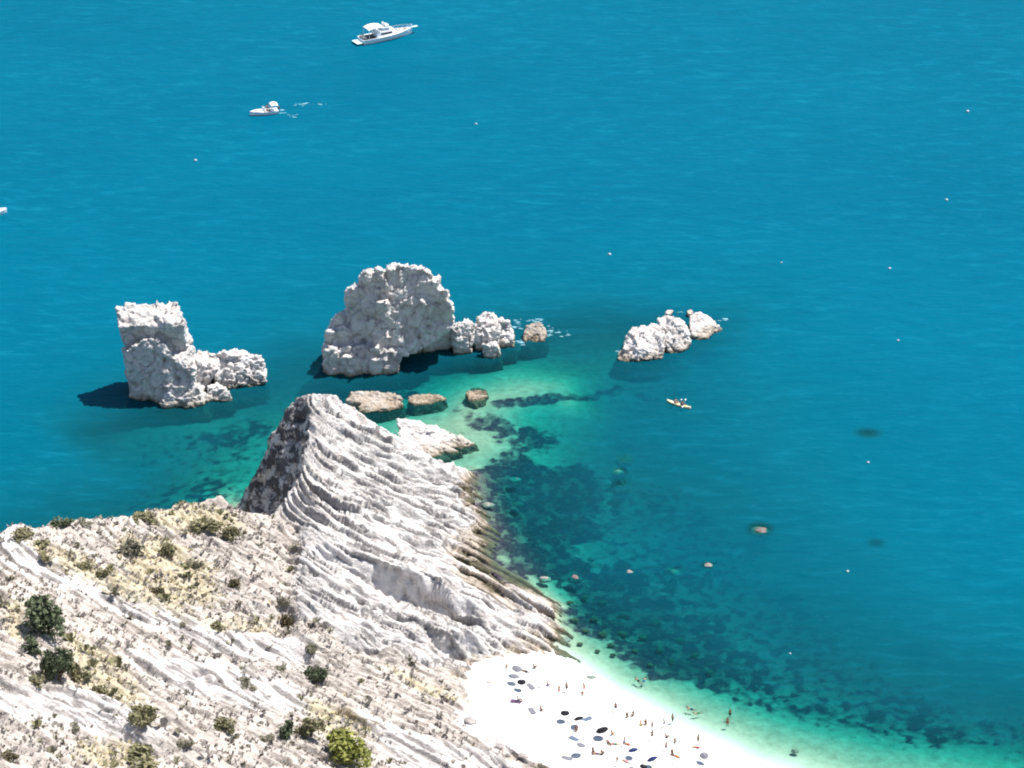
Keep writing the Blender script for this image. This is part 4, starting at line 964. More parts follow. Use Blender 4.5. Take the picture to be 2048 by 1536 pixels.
c0, hd, LB = heading(722, 86, 824, 66)
yacht = empty('motor_yacht', (c0[0], c0[1], 0), hd)
tag(yacht, 'large white motor yacht with canopy over a dark cockpit at top of picture', 'motor yacht')
B = LB * 0.30; FB = LB * 0.085
from_bm('hull', hull_bm(LB, B, FB, sheer=LB * 0.03), M_white, yacht, False)
part('swim_platform', lambda bm: box(bm, (-LB * 0.56, 0, 0.45), (LB * 0.13, B * 0.72, 0.12), bev=0.04), M_bluewhite, yacht)
part('cockpit_floor', lambda bm: box(bm, (-LB * 0.36, 0, FB - 0.02), (LB * 0.24, B * 0.74, 0.06)), M_dark, yacht)
def cabin(bm):
    x0, x1 = -LB * 0.24, LB * 0.20; zb = FB - 0.06
    P_ = [(x0, B * .36, zb), (x1, B * .30, zb), (x1 - 1.2, B * .22, zb + 1.25), (x0, B * .31, zb + 1.35)]
    top = P_ + [(x, -y, z) for x, y, z in P_]
    vs = [bm.verts.new(p) for p in top]; bmesh.ops.convex_hull(bm, input=vs)
part('cabin', cabin, M_white, yacht)
for s_ in (-1, 1):
    part('side_window', lambda bm: box(bm, (-LB * 0.05, s_ * B * 0.336, FB + 0.62), (LB * 0.22, 0.05, 0.5), rx=s_ * 0.13), M_glass, yacht)
part('windscreen', lambda bm: box(bm, (LB * 0.168, 0, FB + 0.66), (0.05, B * 0.46, 0.95), ry=-0.72), M_glass, yacht)
def canopy(bm):
    n = 9; secs = []
    for i in range(n):
        t = i / (n - 1); x = -LB * 0.40 + t * LB * 0.27; z = FB + 2.15 + 0.35 * math.sin(t * math.pi) + 0.2 * t
        secs.append([(x, B * .38 * math.cos(a), z + 0.32 * math.sin(a)) for a in [math.pi * k_ / 8 for k_ in range(9)]] + [(x, -B * .38, z - 0.08), (x, B * .38, z - 0.08)])
    b2 = loft(secs, True, True); me = bpy.data.meshes.new('t'); b2.to_mesh(me); b2.free(); bm.from_mesh(me)
cn = part('canopy', canopy, M_canvas, yacht, False)
for x in (-LB * 0.39, -LB * 0.16):
    for s_ in (-1, 1): part('canopy_post', lambda bm: rod(bm, (x, s_ * B * 0.37, FB - 0.1), (x, s_ * B * 0.36, FB + 2.2), 0.05), M_steel, yacht)
part('flybridge', lambda bm: box(bm, (LB * -0.045, 0, FB + 1.75), (LB * 0.17, B * 0.5, 0.85), ry=0.06, bev=0.2), M_white, yacht)
part('flybridge_seat', lambda bm: (box(bm, (-LB * 0.02, 0, FB + 2.30), (1.3, B * 0.4, 0.35), bev=0.1), box(bm, (-LB * 0.055, 0, FB + 2.6), (0.3, B * 0.4, 0.8), bev=0.1)), M_canvas, yacht)
part('sun_pad', lambda bm: box(bm, (LB * 0.27, 0, FB + 0.26), (LB * 0.12, B * 0.42, 0.22), bev=0.08), M_cush, yacht)
for s_ in (-1, 1):
    part('deck_hatch', lambda bm: box(bm, (LB * 0.22 + s_ * 0.9, s_ * B * 0.17, FB + 0.28), (0.7, 0.55, 0.3), bev=0.05), M_teak, yacht)
part('locker', lambda bm: box(bm, (LB * 0.36, 0, FB + 0.36), (0.9, 0.9, 0.3), bev=0.08), M_teak, yacht)
part('bow_platform', lambda bm: box(bm, (LB * 0.545, 0, FB + LB * 0.028), (LB * 0.13, 0.75, 0.14), bev=0.04), M_bluewhite, yacht)
def rail(bm):
    for s_ in (-1, 1):
        pv = None
        for i in range(7):
            t = 0.55 + 0.45 * i / 6; w = B / 2 * (1 - max(0, (t - 0.45) / 0.55) ** 2.3) * 0.95
            p = (-LB / 2 + LB * t, s_ * max(w, 0.1), FB + LB * 0.03 * t * t); q = (p[0], p[1], p[2] + 0.7)
            rod(bm, p, q, 0.03)
            if pv: rod(bm, pv, q, 0.03)
            pv = q
part('bow_rail', rail, M_steel, yacht)
part('stern_seat', lambda bm: box(bm, (-LB * 0.455, 0, FB + 0.3), (0.8, B * 0.6, 0.55), bev=0.1), M_cush, yacht)

def small_boat(name, u0, v0, u1, v1, label, cat, canvas=True):
    c_, hd_, L = heading(u0, v0, u1, v1); b_ = empty(name, (c_[0], c_[1], 0), hd_); tag(b_, label, cat, 'small white boats')
    W = L * 0.36; fb = 0.75
    from_bm('hull', hull_bm(L, W, fb, sheer=0.3), M_white, b_)
    part('foredeck', lambda bm: box(bm, (L * 0.20, 0, fb + 0.18), (L * 0.26, W * 0.55, 0.22), bev=0.08), M_white, b_)
    part('cockpit_floor', lambda bm: box(bm, (-L * 0.10, 0, fb - 0.01), (L * 0.26, W * 0.70, 0.06)), M_cush, b_)
    part('console', lambda bm: (box(bm, (L * 0.02, 0, fb + 0.45), (0.5, 0.6, 0.9), bev=0.06), box(bm, (L * 0.05, 0, fb + 0.98), (0.06, 0.62, 0.35), ry=-0.4)), M_white, b_)
    part('seat', lambda bm: box(bm, (-L * 0.16, 0, fb + 0.28), (0.6, W * 0.6, 0.5), bev=0.08), M_cush, b_)
    if canvas:
        def cv(bm):
            secs = []
            for i in range(7):
                t = i / 6; x = -L * 0.47 + t * L * 0.24; z = fb + 1.25 + 0.2 * math.sin(math.pi * t)
                secs.append([(x, W * .46 * math.cos(a), z + 0.25 * math.sin(a)) for a in [math.pi * k_ / 6 for k_ in range(7)]] + [(x, -W * .46, z - .06), (x, W * .46, z - .06)])
            b2 = loft(secs, True, True); me = bpy.data.meshes.new('t'); b2.to_mesh(me); b2.free(); bm.from_mesh(me)
        part('canopy', cv, M_canvas, b_)
        for x in (-L * .46, -L * .24):
            for s_ in (-1, 1): part('canopy_post', lambda bm: rod(bm, (x, s_ * W * .42, fb - .1), (x, s_ * W * .44, fb + 1.25), 0.035), M_steel, b_)
    def ob(bm):
        box(bm, (-L * .53, 0, fb + 0.25), (0.5, 0.42, 0.65), bev=0.1); box(bm, (-L * .53, 0, fb - .5), (0.22, 0.16, 1.0)); box(bm, (-L * .5, 0, fb - .05), (0.3, 0.3, 0.2))
    part('outboard_motor', ob, M_motor, b_)
    return b_, hd_, L
dinghy, dh, DL = small_boat('motor_dinghy', 556, 224, 500, 231, 'small white motor boat with stern canopy trailing a faint wake, heading left', 'motor boat')
edge, eh, EL = small_boat('motor_boat', -52, 440, 14, 424, 'white boat cut off by the left picture edge, only its bow showing', 'motor boat')
# wake and breaking water: thin irregular foam sheets
M_foam = mat('foam', (0.16, 0.33, 0.40), 0.6, 0.3, 0.2, 3)
def foam(name, spots, seed, label=None):
    bm = bmesh.new(); rr = random.Random(seed)
    for (u, v, w, h, n) in spots:
        for _ in range(n):
            q = at_z(u + rr.uniform(-w, w), v + rr.uniform(-h, h), 0.008 + rr.uniform(0, 0.02)); a0 = rr.uniform(-0.4, 0.4); L = rr.uniform(0.15, 0.7); W_ = L * rr.uniform(0.15, 0.4)
            vs = []
            for k_ in range(9):
                a = k_ * 0.698; rj = rr.uniform(0.6, 1.2); x, y = L * math.cos(a) * rj, W_ * math.sin(a) * rj
                vs.append(bm.verts.new((q[0] + x * math.cos(a0) - y * math.sin(a0), q[1] + x * math.sin(a0) + y * math.cos(a0), q[2])))
            bm.faces.new(vs)
    bmesh.ops.recalc_face_normals(bm, faces=bm.faces)
    o = from_bm(name, bm, M_foam); tag(o, kind='stuff'); return o
foam('wake_foam', [(600, 209, 14, 3, 9), (585, 232, 10, 3, 6), (566, 222, 5, 5, 8), (630, 207, 24, 5, 6)], 1)
foam('foam', [(1034, 648, 8, 10, 14), (1072, 642, 16, 4, 16), (1100, 660, 6, 14, 14), (1125, 668, 14, 8, 8), (1040, 684, 6, 6, 8), (1445, 640, 10, 3, 6), (1240, 700, 4, 10, 6), (690, 743, 40, 2, 14), (1350, 626, 20, 3, 6)], 2)

# ------------------------------------------------------------------ people
def body(joints, bones, radii, root=0):
    me = bpy.data.meshes.new('body'); me.from_pydata(joints, bones, [])
    o = bpy.data.objects.new('tmpbody', me); col.objects.link(o)
    o.modifiers.new('s', 'SKIN'); 
    for i, r_ in enumerate(radii): me.skin_vertices[0].data[i].radius = (r_, r_) if not isinstance(r_, tuple) else r_
    me.skin_vertices[0].data[root].use_root = True
    sb = o.modifiers.new('u', 'SUBSURF'); sb.levels = 1; sb.render_levels = 1
    dg = bpy.context.evaluated_depsgraph_get(); dg.update()
    m2 = bpy.data.meshes.new_from_object(o.evaluated_get(dg)); bpy.data.objects.remove(o); bpy.data.meshes.remove(me)
    m2.polygons.foreach_set('use_smooth', np.ones(len(m2.polygons), bool)); m2.name = 'body'
    return m2
# pelvis0 belly1 chest2 neck3 head4 crown5 | shoulderL6 elbowL7 wristL8 handL9 | R10-13 | hipL14 kneeL15 ankleL16 toeL17 | R18-21
BON = [(0, 1), (1, 2), (2, 3), (3, 4), (4, 5), (2, 6), (6, 7), (7, 8), (8, 9), (2, 10), (10, 11), (11, 12), (12, 13), (0, 14), (14, 15), (15, 16), (16, 17), (0, 18), (18, 19), (19, 20), (20, 21)]
RAD = [(.15, .11), (.13, .10), (.16, .11), .055, .10, .075, .065, .045, .033, .035, .065, .045, .033, .035, .09, .06, .042, .035, .09, .06, .042, .035]
def pose(kind):
    if kind == 'stand':
        J = [(0, 0, .93), (0, 0, 1.12), (0, 0, 1.36), (0, 0.01, 1.5), (0, -.01, 1.60), (0, -.01, 1.70), (.19, 0, 1.42), (.25, .03, 1.14), (.27, -.05, .90), (.27, -.08, .81), (-.19, 0, 1.42), (-.26, .02, 1.14), (-.25, -.08, .92), (-.24, -.12, .83),
             (.10, 0, .86), (.11, -.02, .48), (.12, .03, .08), (.13, -.14, .03), (-.10, 0, .86), (-.12, .0, .48), (-.13, .04, .08), (-.15, -.13, .03)]
    elif kind == 'walk':
        J = [(0, 0, .92), (0, -.02, 1.11), (0, -.03, 1.35), (0, -.03, 1.49), (0, -.06, 1.59), (0, -.06, 1.69), (.19, -.02, 1.41), (.24, .14, 1.16), (.24, .12, .92), (.24, .1, .84), (-.19, -.04, 1.41), (-.24, -.14, 1.15), (-.22, -.32, .98), (-.21, -.38, .92),
             (.10, 0, .85), (.10, -.22, .50), (.10, -.26, .09), (.10, -.42, .05), (-.10, 0, .85), (-.10, .10, .47), (-.10, .38, .14), (-.10, .30, .03)]
    elif kind == 'sit':
        J = [(0, 0, .13), (0, .06, .30), (0, .08, .54), (0, .07, .68), (0, .05, .78), (0, .05, .88), (.19, .07, .60), (.26, .22, .36), (.27, .32, .10), (.27, .36, .04), (-.19, .07, .60), (-.25, -.08, .42), (-.16, -.32, .42), (-.12, -.40, .44),
             (.10, -.06, .12), (.15, -.40, .42), (.14, -.68, .08), (.15, -.82, .04), (-.10, -.06, .12), (-.14, -.42, .38), (-.15, -.72, .08), (-.16, -.86, .04)]
    elif kind == 'lie':
        J = [(0, 0, .12), (0, .20, .12), (0, .44, .12), (0, .58, .13), (0, .68, .13), (0, .78, .13), (.19, .48, .12), (.36, .30, .08), (.30, .06, .06), (.28, -.02, .05), (-.19, .48, .12), (-.38, .66, .08), (-.22, .84, .08), (-.14, .88, .08),
             (.10, -.07, .11), (.13, -.46, .10), (.16, -.86, .07), (.18, -1.0, .10), (-.10, -.07, .11), (-.14, -.44, .20), (-.14, -.80, .07), (-.16, -.94, .10)]
    elif kind == 'paddle':
        J = [(0, 0, .13), (0, .04, .32), (0, .05, .58), (0, .04, .72), (0, .02, .82), (0, .02, .92), (.19, .04, .63), (.34, -.12, .46), (.30, -.36, .42), (.28, -.42, .42), (-.19, .04, .63), (-.36, -.10, .56), (-.30, -.36, .55), (-.28, -.42, .55),
             (.10, -.08, .13), (.16, -.46, .30), (.13, -.86, .10), (.14, -.98, .14), (-.10, -.08, .13), (-.16, -.46, .30), (-.13, -.86, .10), (-.14, -.98, .14)]
    else:  # swim
        J = [(0, 0, -.10), (0, .20, -.08), (0, .42, -.04), (0, .55, .02), (0, .65, .07), (0, .74, .10), (.19, .46, -.05), (.42, .58, -.06), (.44, .86, -.04), (.44, .94, -.04), (-.19, .46, -.05), (-.45, .40, -.10), (-.56, .18, -.12), (-.58, .10, -.12),
             (.10, -.07, -.13), (.16, -.46, -.16), (.14, -.86, -.18), (.16, -1.0, -.18), (-.10, -.07, -.13), (-.20, -.44, -.18), (-.16, -.84, -.2), (-.2, -.96, -.2)]
    return J
POSES = {}
def ell(bm, c_, s_, rot=None):
    m_ = Matrix.Translation(c_) @ (rot or Matrix.Identity(4)) @ Matrix.Diagonal((*s_, 1))
    bmesh.ops.create_icosphere(bm, subdivisions=2, radius=1.0, matrix=m_)
M_skin = mat('skin', (0.42, 0.25, 0.17), 0.6, 0.3)
M_skin2 = mat('tanned_skin', (0.26, 0.14, 0.09), 0.6, 0.3)
HAIR = [mat('dark_hair', (0.02, 0.014, 0.01), 0.6, 0.3), mat('brown_hair', (0.09, 0.05, 0.025), 0.6, 0.3), mat('fair_hair', (0.32, 0.22, 0.10), 0.6, 0.3)]
CLO = {n_: mat(n_ + '_cloth', c_, 0.9, 0.1) for n_, c_ in dict(navy=(0.02, 0.03, 0.09), black=(0.015, 0.015, 0.018), red=(0.42, 0.04, 0.04), blue=(0.04, 0.14, 0.42), green=(0.05, 0.22, 0.10), white=(0.75, 0.75, 0.73), orange=(0.55, 0.20, 0.04), yellow=(0.6, 0.48, 0.08), purple=(0.16, 0.05, 0.22), teal=(0.03, 0.22, 0.24), pink=(0.55, 0.2, 0.28), grey=(0.16, 0.16, 0.18), beige=(0.42, 0.36, 0.32), slate=(0.10, 0.13, 0.18), plum=(0.10, 0.06, 0.11)).items()}
for kd in ('stand', 'walk', 'sit', 'lie', 'paddle', 'swim'):
    J = pose(kd); bd = body(J, BON, RAD)
    bd.materials.append(M_skin)
    # one simple face on the front of the head, hair cap behind it
    hd_ = Vector(J[4]); up = (Vector(J[5]) - hd_).normalized(); fwd = Vector((0, -1, 0)) if abs(up.z) > 0.6 else Vector((0, 0, 1 if kd == 'lie' else -0.3)).normalized()
    bm = bmesh.new(); ell(bm, hd_ + up * 0.045 - fwd * 0.03, (0.115, 0.115, 0.115))
    hm = bpy.data.meshes.new('hair'); bm.to_mesh(hm); bm.free(); hm.polygons.foreach_set('use_smooth', np.ones(len(hm.polygons), bool)); hm.materials.append(HAIR[0])
    bm = bmesh.new()
    pel = Vector(J[0]); ell(bm, pel, (0.185, 0.145, 0.13) if abs((Vector(J[1]) - pel).normalized().z) > 0.6 else (0.185, 0.14, 0.135))
    for hp, kn in ((14, 15), (18, 19)):
        a, b_ = Vector(J[hp]), Vector(J[kn]); e = a + (b_ - a) * 0.4; d_ = e - a
        bmesh.ops.create_cone(bm, cap_ends=True, segments=10, radius1=0.115, radius2=0.11, depth=d_.length + 0.06, matrix=Matrix.Translation((a + e) / 2) @ d_.to_track_quat('Z', 'Y').to_matrix().to_4x4())
    sm = bpy.data.meshes.new('swimwear'); bm.to_mesh(sm); bm.free(); sm.polygons.foreach_set('use_smooth', np.ones(len(sm.polygons), bool)); sm.materials.append(CLO['navy'])
    POSES[kd] = (bd, hm, sm)
def person(loc, rz, kind, cloth, label, group, skin=0, hair=0, scale=1.0):
    o = empty('person', loc, rz); o.scale = (scale,) * 3; tag(o, label, 'person', group)
    bd, hm, sm = POSES[kind]
    link('body', bd, (M_skin, M_skin2)[skin], o); link('hair', hm, HAIR[hair], o); link('swimwear', sm, CLO[cloth], o)
    return o
def on_beach(u, v):
    q = hit(u, v); return (q[0], q[1], max(seat(q[0], q[1]), -0.6) + 0.01)
# kayak
kc, kh, KL = heading(1334, 803, 1381, 818)
M_kayak = mat('cream_plastic', (0.80, 0.70, 0.42), 0.4, 0.4)
kay = empty('kayak', (kc[0], kc[1], 0), kh); tag(kay, 'cream two seat kayak with paddlers on the calm water right of the reef', 'kayak')
def khull(bm):
    secs = []
    for i in range(17):
        t = i / 16; x = -KL / 2 + KL * t; w = 0.46 * math.sin(math.pi * min(max(t, .02), .98)) ** 0.55; zt = 0.30 + 0.18 * (2 * t - 1) ** 4
        secs.append([(x, 0, -0.14), (x, w * .8, -.02), (x, w, zt - .08), (x, w * .8, zt), (x, 0, zt + .03), (x, -w * .8, zt), (x, -w, zt - .08), (x, -w * .8, -.02)])
    b2 = loft(secs, True, True); me = bpy.data.meshes.new('t'); b2.to_mesh(me); b2.free(); bm.from_mesh(me)
part('hull', khull, M_kayak, kay, True)
for x in (-0.75, 0.75): part('seat', lambda bm: (box(bm, (x, 0, 0.36), (0.55, 0.5, 0.08), bev=.03), box(bm, (x - .28, 0, .5), (.06, .46, .3), bev=.02)), M_dark, kay)
mk = Matrix.Translation((kc[0], kc[1], 0)) @ Matrix.Rotation(kh, 4, 'Z')
for x, cl, lb, sk in ((-0.75, 'orange', 'person paddling in the rear left seat of the cream kayak', 0), (0.75, 'navy', 'person paddling in the front right seat of the cream kayak', 1)):
    p = mk @ Vector((x, 0, 0.32)); person(p, kh + math.pi / 2, 'paddle', cl, lb, 'kayak paddlers', sk, 0)
    pd = empty('paddle', mk @ Vector((x + 0.42, 0, 0.80)), kh + (0.35 if x > 0 else -0.1)); pd.rotation_euler.x = 0.12 if x > 0 else -0.15
    tag(pd, 'white bladed paddle held by the ' + ('front' if x > 0 else 'rear') + ' kayak paddler', 'paddle', 'kayak paddles')
    part('shaft', lambda bm: rod(bm, (0, -1.05, 0), (0, 1.05, 0), 0.02), M_motor, pd)
    for s_ in (-1, 1): part('blade', lambda bm: box(bm, (0, s_ * 1.22, 0), (0.2, 0.46, 0.03), bev=0.012), M_white, pd)
# crew of the small boat
md = Matrix.Translation(dinghy.location) @ Matrix.Rotation(dh, 4, 'Z')
person(md @ Vector((-0.75, 0.35, 0.78)), dh + math.pi / 2, 'stand', 'blue', 'person standing at the console of the small motor boat', 'boat crew', 1)
person(md @ Vector((-DL * .16 + 0.1, -0.45, 1.25)), dh + math.pi / 2, 'sit', 'red', 'person sitting on the seat of the small motor boat', 'boat crew', 0, 1, 0.9)

# buoys
M_buoy = mat('white_float', (0.45, 0.55, 0.58), 0.4, 0.4)
def buoy_mesh():
    bm = bmesh.new(); ell(bm, (0, 0, 0.12), (0.30, 0.30, 0.30)); me = bpy.data.meshes.new('float'); bm.to_mesh(me); bm.free(); me.polygons.foreach_set('use_smooth', np.ones(len(me.polygons), bool)); me.materials.append(M_buoy); return me
def ring_mesh():
    bm = bmesh.new(); bmesh.ops.create_cone(bm, cap_ends=True, segments=10, radius1=0.07, radius2=0.05, depth=0.18, matrix=Matrix.Translation((0, 0, 0.48))); me = bpy.data.meshes.new('eyelet'); bm.to_mesh(me); bm.free(); me.materials.append(M_motor); return me
bme, rme = buoy_mesh(), ring_mesh()
for u, v, s_, lb in ((952, 249, 0.95, 'white buoy on open sea below and right of the yacht'), (391, 322, 1.1, 'white buoy on open sea left of centre below the small motor boat'), (1219, 510, 1.1, 'white buoy on open sea above the three white blocks'),
                     (1935, 224, 1.25, 'white buoy farthest up on the right side of the sea'), (1893, 401, 1.1, 'white buoy on the right, second from the top'), (1779, 538, 1.0, 'white buoy on the right, third from the top'),
                     (1796, 682, 0.8, 'white buoy level with the three white blocks, far right'), (1736, 926, 0.85, 'white buoy below the pale drowned streak on the right'), (1695, 1144, 0.85, 'white buoy right of the large brown drowned boulder'),
                     (1563, 526, 0.65, 'faint small white buoy right of centre above the blocks'), (1580, 1308, 0.6, 'small white float over the dim weed off the beach')):
    q = at_z(u, v, 0); b_ = empty('buoy', (q[0], q[1], 0)); b_.scale = (s_,) * 3; tag(b_, lb, 'buoy', 'mooring buoys on the sea'); link('float', bme, None, b_); link('eyelet', rme, None, b_)

# parasols and bathers on the beach
def canopy_mesh():
    bm = bmesh.new(); top = bm.verts.new((0, 0, 0.36)); tin = bm.verts.new((0, 0, 0.32)); rings = []
    for rr_, z in ((0.5, 0.24), (1.0, 0.0)):
        rings.append([bm.verts.new((rr_ * math.cos(k_ * math.pi / 8), rr_ * math.sin(k_ * math.pi / 8), z - (0.05 if (k_ % 2) and rr_ == 1 else 0))) for k_ in range(16)])
    inn = [bm.verts.new((v_.co.x * .985, v_.co.y * .985, v_.co.z - .03)) for v_ in rings[1]]
    for k_ in range(16):
        j = (k_ + 1) % 16
        bm.faces.new((top, rings[0][k_], rings[0][j])); bm.faces.new((rings[0][k_], rings[1][k_], rings[1][j], rings[0][j]))
        bm.faces.new((rings[1][k_], inn[k_], inn[j], rings[1][j])); bm.faces.new((tin, inn[j], inn[k_]))
    bmesh.ops.recalc_face_normals(bm, faces=bm.faces); me = bpy.data.meshes.new('canopy'); bm.to_mesh(me); bm.free(); me.materials.append(CLO['navy']); return me
def pole_mesh():
    bm = bmesh.new(); rod(bm, (0, 0, -1.9), (0, 0, 0.42), 0.022, 8); ell(bm, (0, 0, 0.43), (0.04, 0.04, 0.05)); me = bpy.data.meshes.new('pole'); bm.to_mesh(me); bm.free(); me.materials.append(M_white); return me
cme, pme = canopy_mesh(), pole_mesh()
def parasol(u, v, r_, cloth, tilt, az, label):
    q = hit(u, v); z0 = seat(q[0], q[1]); h = 1.55
    p = at_z(u, v, z0 + h)
    o = empty('parasol', (p[0], p[1], z0 + h)); o.rotation_euler = (tilt * math.cos(az), tilt * math.sin(az), 0); tag(o, label, 'parasol', 'parasols on the beach')
    c_ = link('canopy', cme, CLO[cloth], o); c_.scale = (r_, r_, r_); link('pole', pme, None, o)
for a in ((1034, 1337, 0.85, 'grey', 0.2, 1, 'grey parasol nearest the headland at the top of the beach'), (1030, 1352, 0.75, 'grey', 0.25, 2, 'small grey parasol between the topmost one and the near black one'),
          (1043, 1364, 0.72, 'black', 0.1, 0, 'black parasol, lowest of the three grouped below the headland'), (1130, 1426, 0.72, 'black', 0.05, 0, 'black parasol, left one of the middle pair'),
          (1157, 1437, 0.78, 'black', 0.35, 4, 'black tilted parasol, right one of the middle pair'), (1204, 1460, 1.0, 'black', 0.3, 4.4, 'largest black parasol in the middle of the beach'),
          (1266, 1500, 0.78, 'navy', 0.3, 4, 'navy parasol low on the beach between sitting bathers'), (1304, 1518, 0.85, 'navy', 0.45, 4.2, 'navy strongly tilted parasol near the bottom edge'),
          (1273, 1523, 0.8, 'white', 0.1, 0, 'pale parasol at the bottom edge of the beach'), (1408, 1511, 0.7, 'grey', 0.3, 0, 'grey parasol standing alone closest to the water'), (1162, 1490, 0.72, 'grey', 0.2, 2, 'grey parasol lower left above the bathers on towels'),
          (1287, 1533, 0.6, 'black', 0.2, 1, 'black parasol cut by the bottom edge of the picture')):
    parasol(*a)
M_tow = {}
def towel(u, v, cloth, rz, label):
    q = on_beach(u, v); bm = bmesh.new()
    rr = random.Random(int(u)); n = 6; vs = [[bm.verts.new(((i / n - .5) * 0.85, (j / n - .5) * 1.75, 0.03 + rr.uniform(0, .03))) for j in range(n + 1)] for i in range(n + 1)]
    for i in range(n):
        for j in range(n): bm.faces.new((vs[i][j], vs[i + 1][j], vs[i + 1][j + 1], vs[i][j + 1]))
    r_ = bmesh.ops.extrude_face_region(bm, geom=bm.faces[:]); bmesh.ops.translate(bm, verts=[e for e in r_['geom'] if isinstance(e, bmesh.types.BMVert)], vec=(0, 0, -0.025))
    bmesh.ops.recalc_face_normals(bm, faces=bm.faces)
    o = from_bm('towel', bm, CLO[cloth]); o.location = (q[0], q[1], q[2] + 0.03); o.rotation_euler.z = rz; tag(o, label, 'towel', 'towels on the beach')
for a in ((1061, 1374, 'grey', 0.6, 'grey towel right below the lowest of the three grouped parasols'), (985, 1366, 'beige', 0.9, 'beige towel at the back of the upper beach'), (992, 1359, 'white', 0.3, 'white towel beside the beige towel at the back of the beach'),
          (1174, 1440, 'slate', -0.9, 'slate blue towel spread right of the tilted black parasol'), (1064, 1423, 'grey', 0.4, 'pale grey towel alone in the empty middle of the beach'), (1064, 1478, 'white', 0.8, 'white towel alone low on the left of the beach'),
          (1134, 1517, 'grey', 1.2, 'grey towel lying near the bottom left of the beach'), (1148, 1478, 'slate', 0.8, 'slate blue towel above the grey lower left parasol'), (1032, 1404, 'plum', 1.2, 'plum towel under the sitter in the upper beach')):
    towel(*a)
GP = 'bathers on the beach'
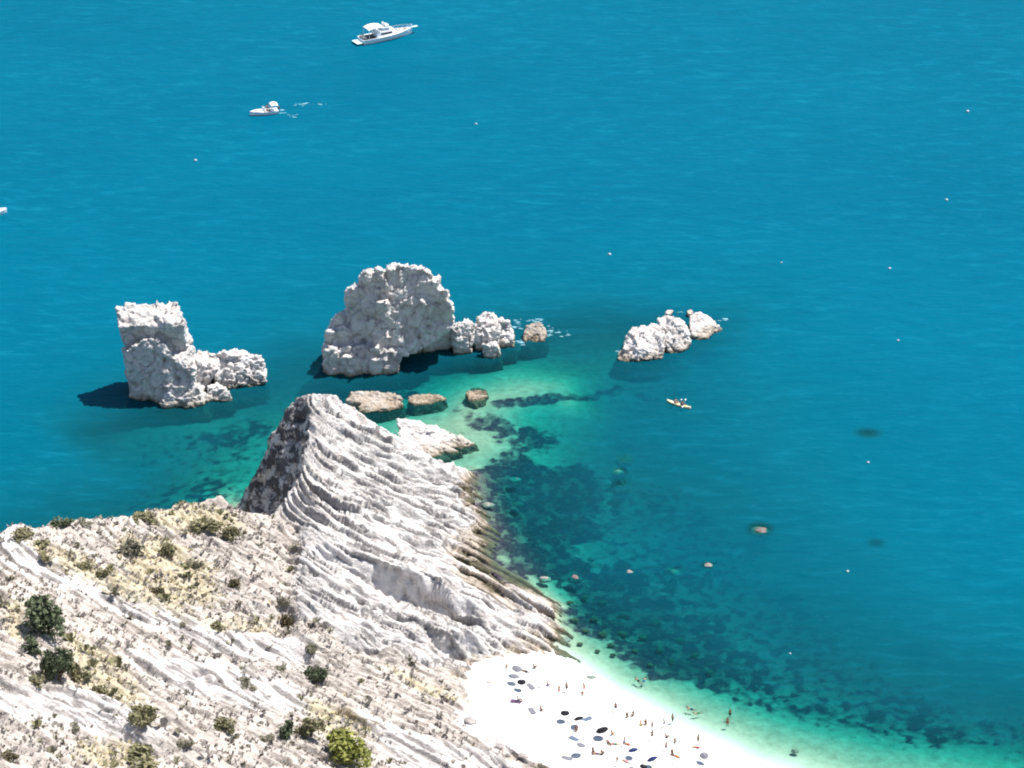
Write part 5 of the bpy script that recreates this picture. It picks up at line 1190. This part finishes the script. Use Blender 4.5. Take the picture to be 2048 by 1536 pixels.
for u, v, kd, cl, rz, sk, hr, lb in (
    (1013, 1346, 'stand', 'white', 0.5, 0, 2, 'person standing left of the topmost parasols in white swimwear'), (1052, 1345, 'lie', 'navy', 0.9, 1, 0, 'person lying right of the topmost grey parasol'),
    (1068, 1338, 'sit', 'black', 2.0, 1, 0, 'person sitting closest to the headland tip at the waterline'), (1095, 1371, 'sit', 'blue', 1.0, 1, 0, 'person sitting in blue swimwear right of the three grouped parasols'),
    (1118, 1390, 'stand', 'pink', 0.3, 0, 1, 'person standing in pink, left of a darker standing person'), (1133, 1384, 'stand', 'black', -0.6, 1, 0, 'person standing in black swimwear near the upper waterline'),
    (1168, 1384, 'walk', 'red', -1.2, 1, 0, 'person in red walking into the water, upper one'), (1165, 1401, 'stand', 'white', 0.2, 0, 2, 'pale person standing at the water edge below the person in red'),
    (1036, 1402, 'sit', 'teal', 1.6, 1, 0, 'person sitting on a plum towel in the upper beach'), (1082, 1421, 'sit', 'black', 0.7, 1, 0, 'person sitting alone in the empty middle of the beach'),
    (1152, 1462, 'sit', 'navy', 0.3, 1, 0, 'person sitting left of the largest black parasol'), (1224, 1470, 'sit', 'orange', 2.2, 0, 1, 'person sitting right below the largest black parasol'),
    (1217, 1487, 'lie', 'black', 0.2, 1, 0, 'person lying on the left of a close pair low on the beach'), (1230, 1490, 'lie', 'green', 1.5, 1, 0, 'person lying crosswise on the right of a close pair low on the beach'),
    (1186, 1503, 'sit', 'black', 0.4, 1, 0, 'person sitting on the left of a group of three at the lower beach'), (1194, 1509, 'lie', 'purple', 1.4, 1, 0, 'person lying between two others in a group of three'), (1204, 1510, 'sit', 'navy', 2.4, 1, 0, 'person sitting on the right of a group of three at the lower beach'),
    (1248, 1492, 'walk', 'blue', 0.9, 1, 0, 'person in blue walking above the navy parasol'), (1256, 1489, 'lie', 'red', 1.0, 0, 1, 'person in red lying above the navy parasol'),
    (1231, 1424, 'stand', 'navy', -0.3, 1, 0, 'person standing alone at the waterline in navy'), (1254, 1434, 'sit', 'green', 0.2, 1, 0, 'left of two people sitting together at the waterline'), (1266, 1432, 'sit', 'black', -0.6, 1, 0, 'right of two people sitting together at the waterline'),
    (1281, 1450, 'sit', 'yellow', 0.8, 0, 1, 'person in yellow sitting near the waterline, left of a dark one'), (1291, 1448, 'sit', 'black', 0.1, 1, 0, 'person in black sitting near the waterline beside one in yellow'),
    (1304, 1459, 'stand', 'grey', 1.0, 1, 0, 'person standing near the waterline, upper one of two in line'), (1304, 1480, 'walk', 'black', 0.5, 1, 0, 'person striding in black, lower one of two in line'),
    (1328, 1454, 'walk', 'blue', -1.5, 0, 1, 'person in blue stepping along the wet pebbles'), (1345, 1444, 'stand', 'black', -1.0, 1, 0, 'person standing ankle deep off the middle of the beach'),
    (1332, 1475, 'sit', 'navy', 1.3, 1, 0, 'person sitting with long shadow below the wet pebbles'), (1350, 1485, 'sit', 'teal', 0.3, 0, 1, 'person in teal sitting near the lower waterline'),
    (1396, 1488, 'stand', 'black', 0.8, 1, 0, 'person standing rightmost on the beach near the water'), (1332, 1503, 'stand', 'grey', 0.4, 0, 1, 'person standing on the left of three near the bottom edge'),
    (1344, 1508, 'sit', 'black', 0.2, 1, 0, 'person sitting in the middle of three near the bottom edge'), (1354, 1515, 'lie', 'orange', 0.9, 1, 0, 'person lying on the right of three near the bottom edge'),
    (1234, 1532, 'stand', 'white', 0.2, 0, 2, 'pale person standing at the bottom edge of the beach'), (1253, 1526, 'lie', 'pink', 0.7, 0, 1, 'person in pink lying left of the pale parasol'),
    (1394, 1497, 'lie', 'red', 1.4, 1, 0, 'person in red lying at the feet of the rightmost standing person')):
    person(on_beach(u, v), rz, kd, cl, lb, GP, sk, hr)
GW = 'bathers in the water'
for u, v, kd, cl, rz, z_, lb in (
    (1460, 1428, 'stand', 'black', 0.5, -0.75, 'person wading farthest out, upper one of two'), (1455, 1446, 'stand', 'red', -0.5, -0.65, 'person wading farthest out, lower one of two'),
    (1382, 1417, 'swim', 'navy', 1.2, 0.0, 'person swimming alone in the green shallows off the beach'), (1276, 1360, 'swim', 'black', 0.6, 0.0, 'left of two people swimming in the upper green shallows'),
    (1288, 1360, 'swim', 'blue', -0.4, 0.0, 'right of two people swimming in the upper green shallows'), (1395, 1425, 'swim', 'green', 2.0, 0.0, 'person swimming right below the lone swimmer')):
    q = at_z(u, v, 0); person((q[0], q[1], z_), rz, kd, cl, lb, GW, 1, 0)
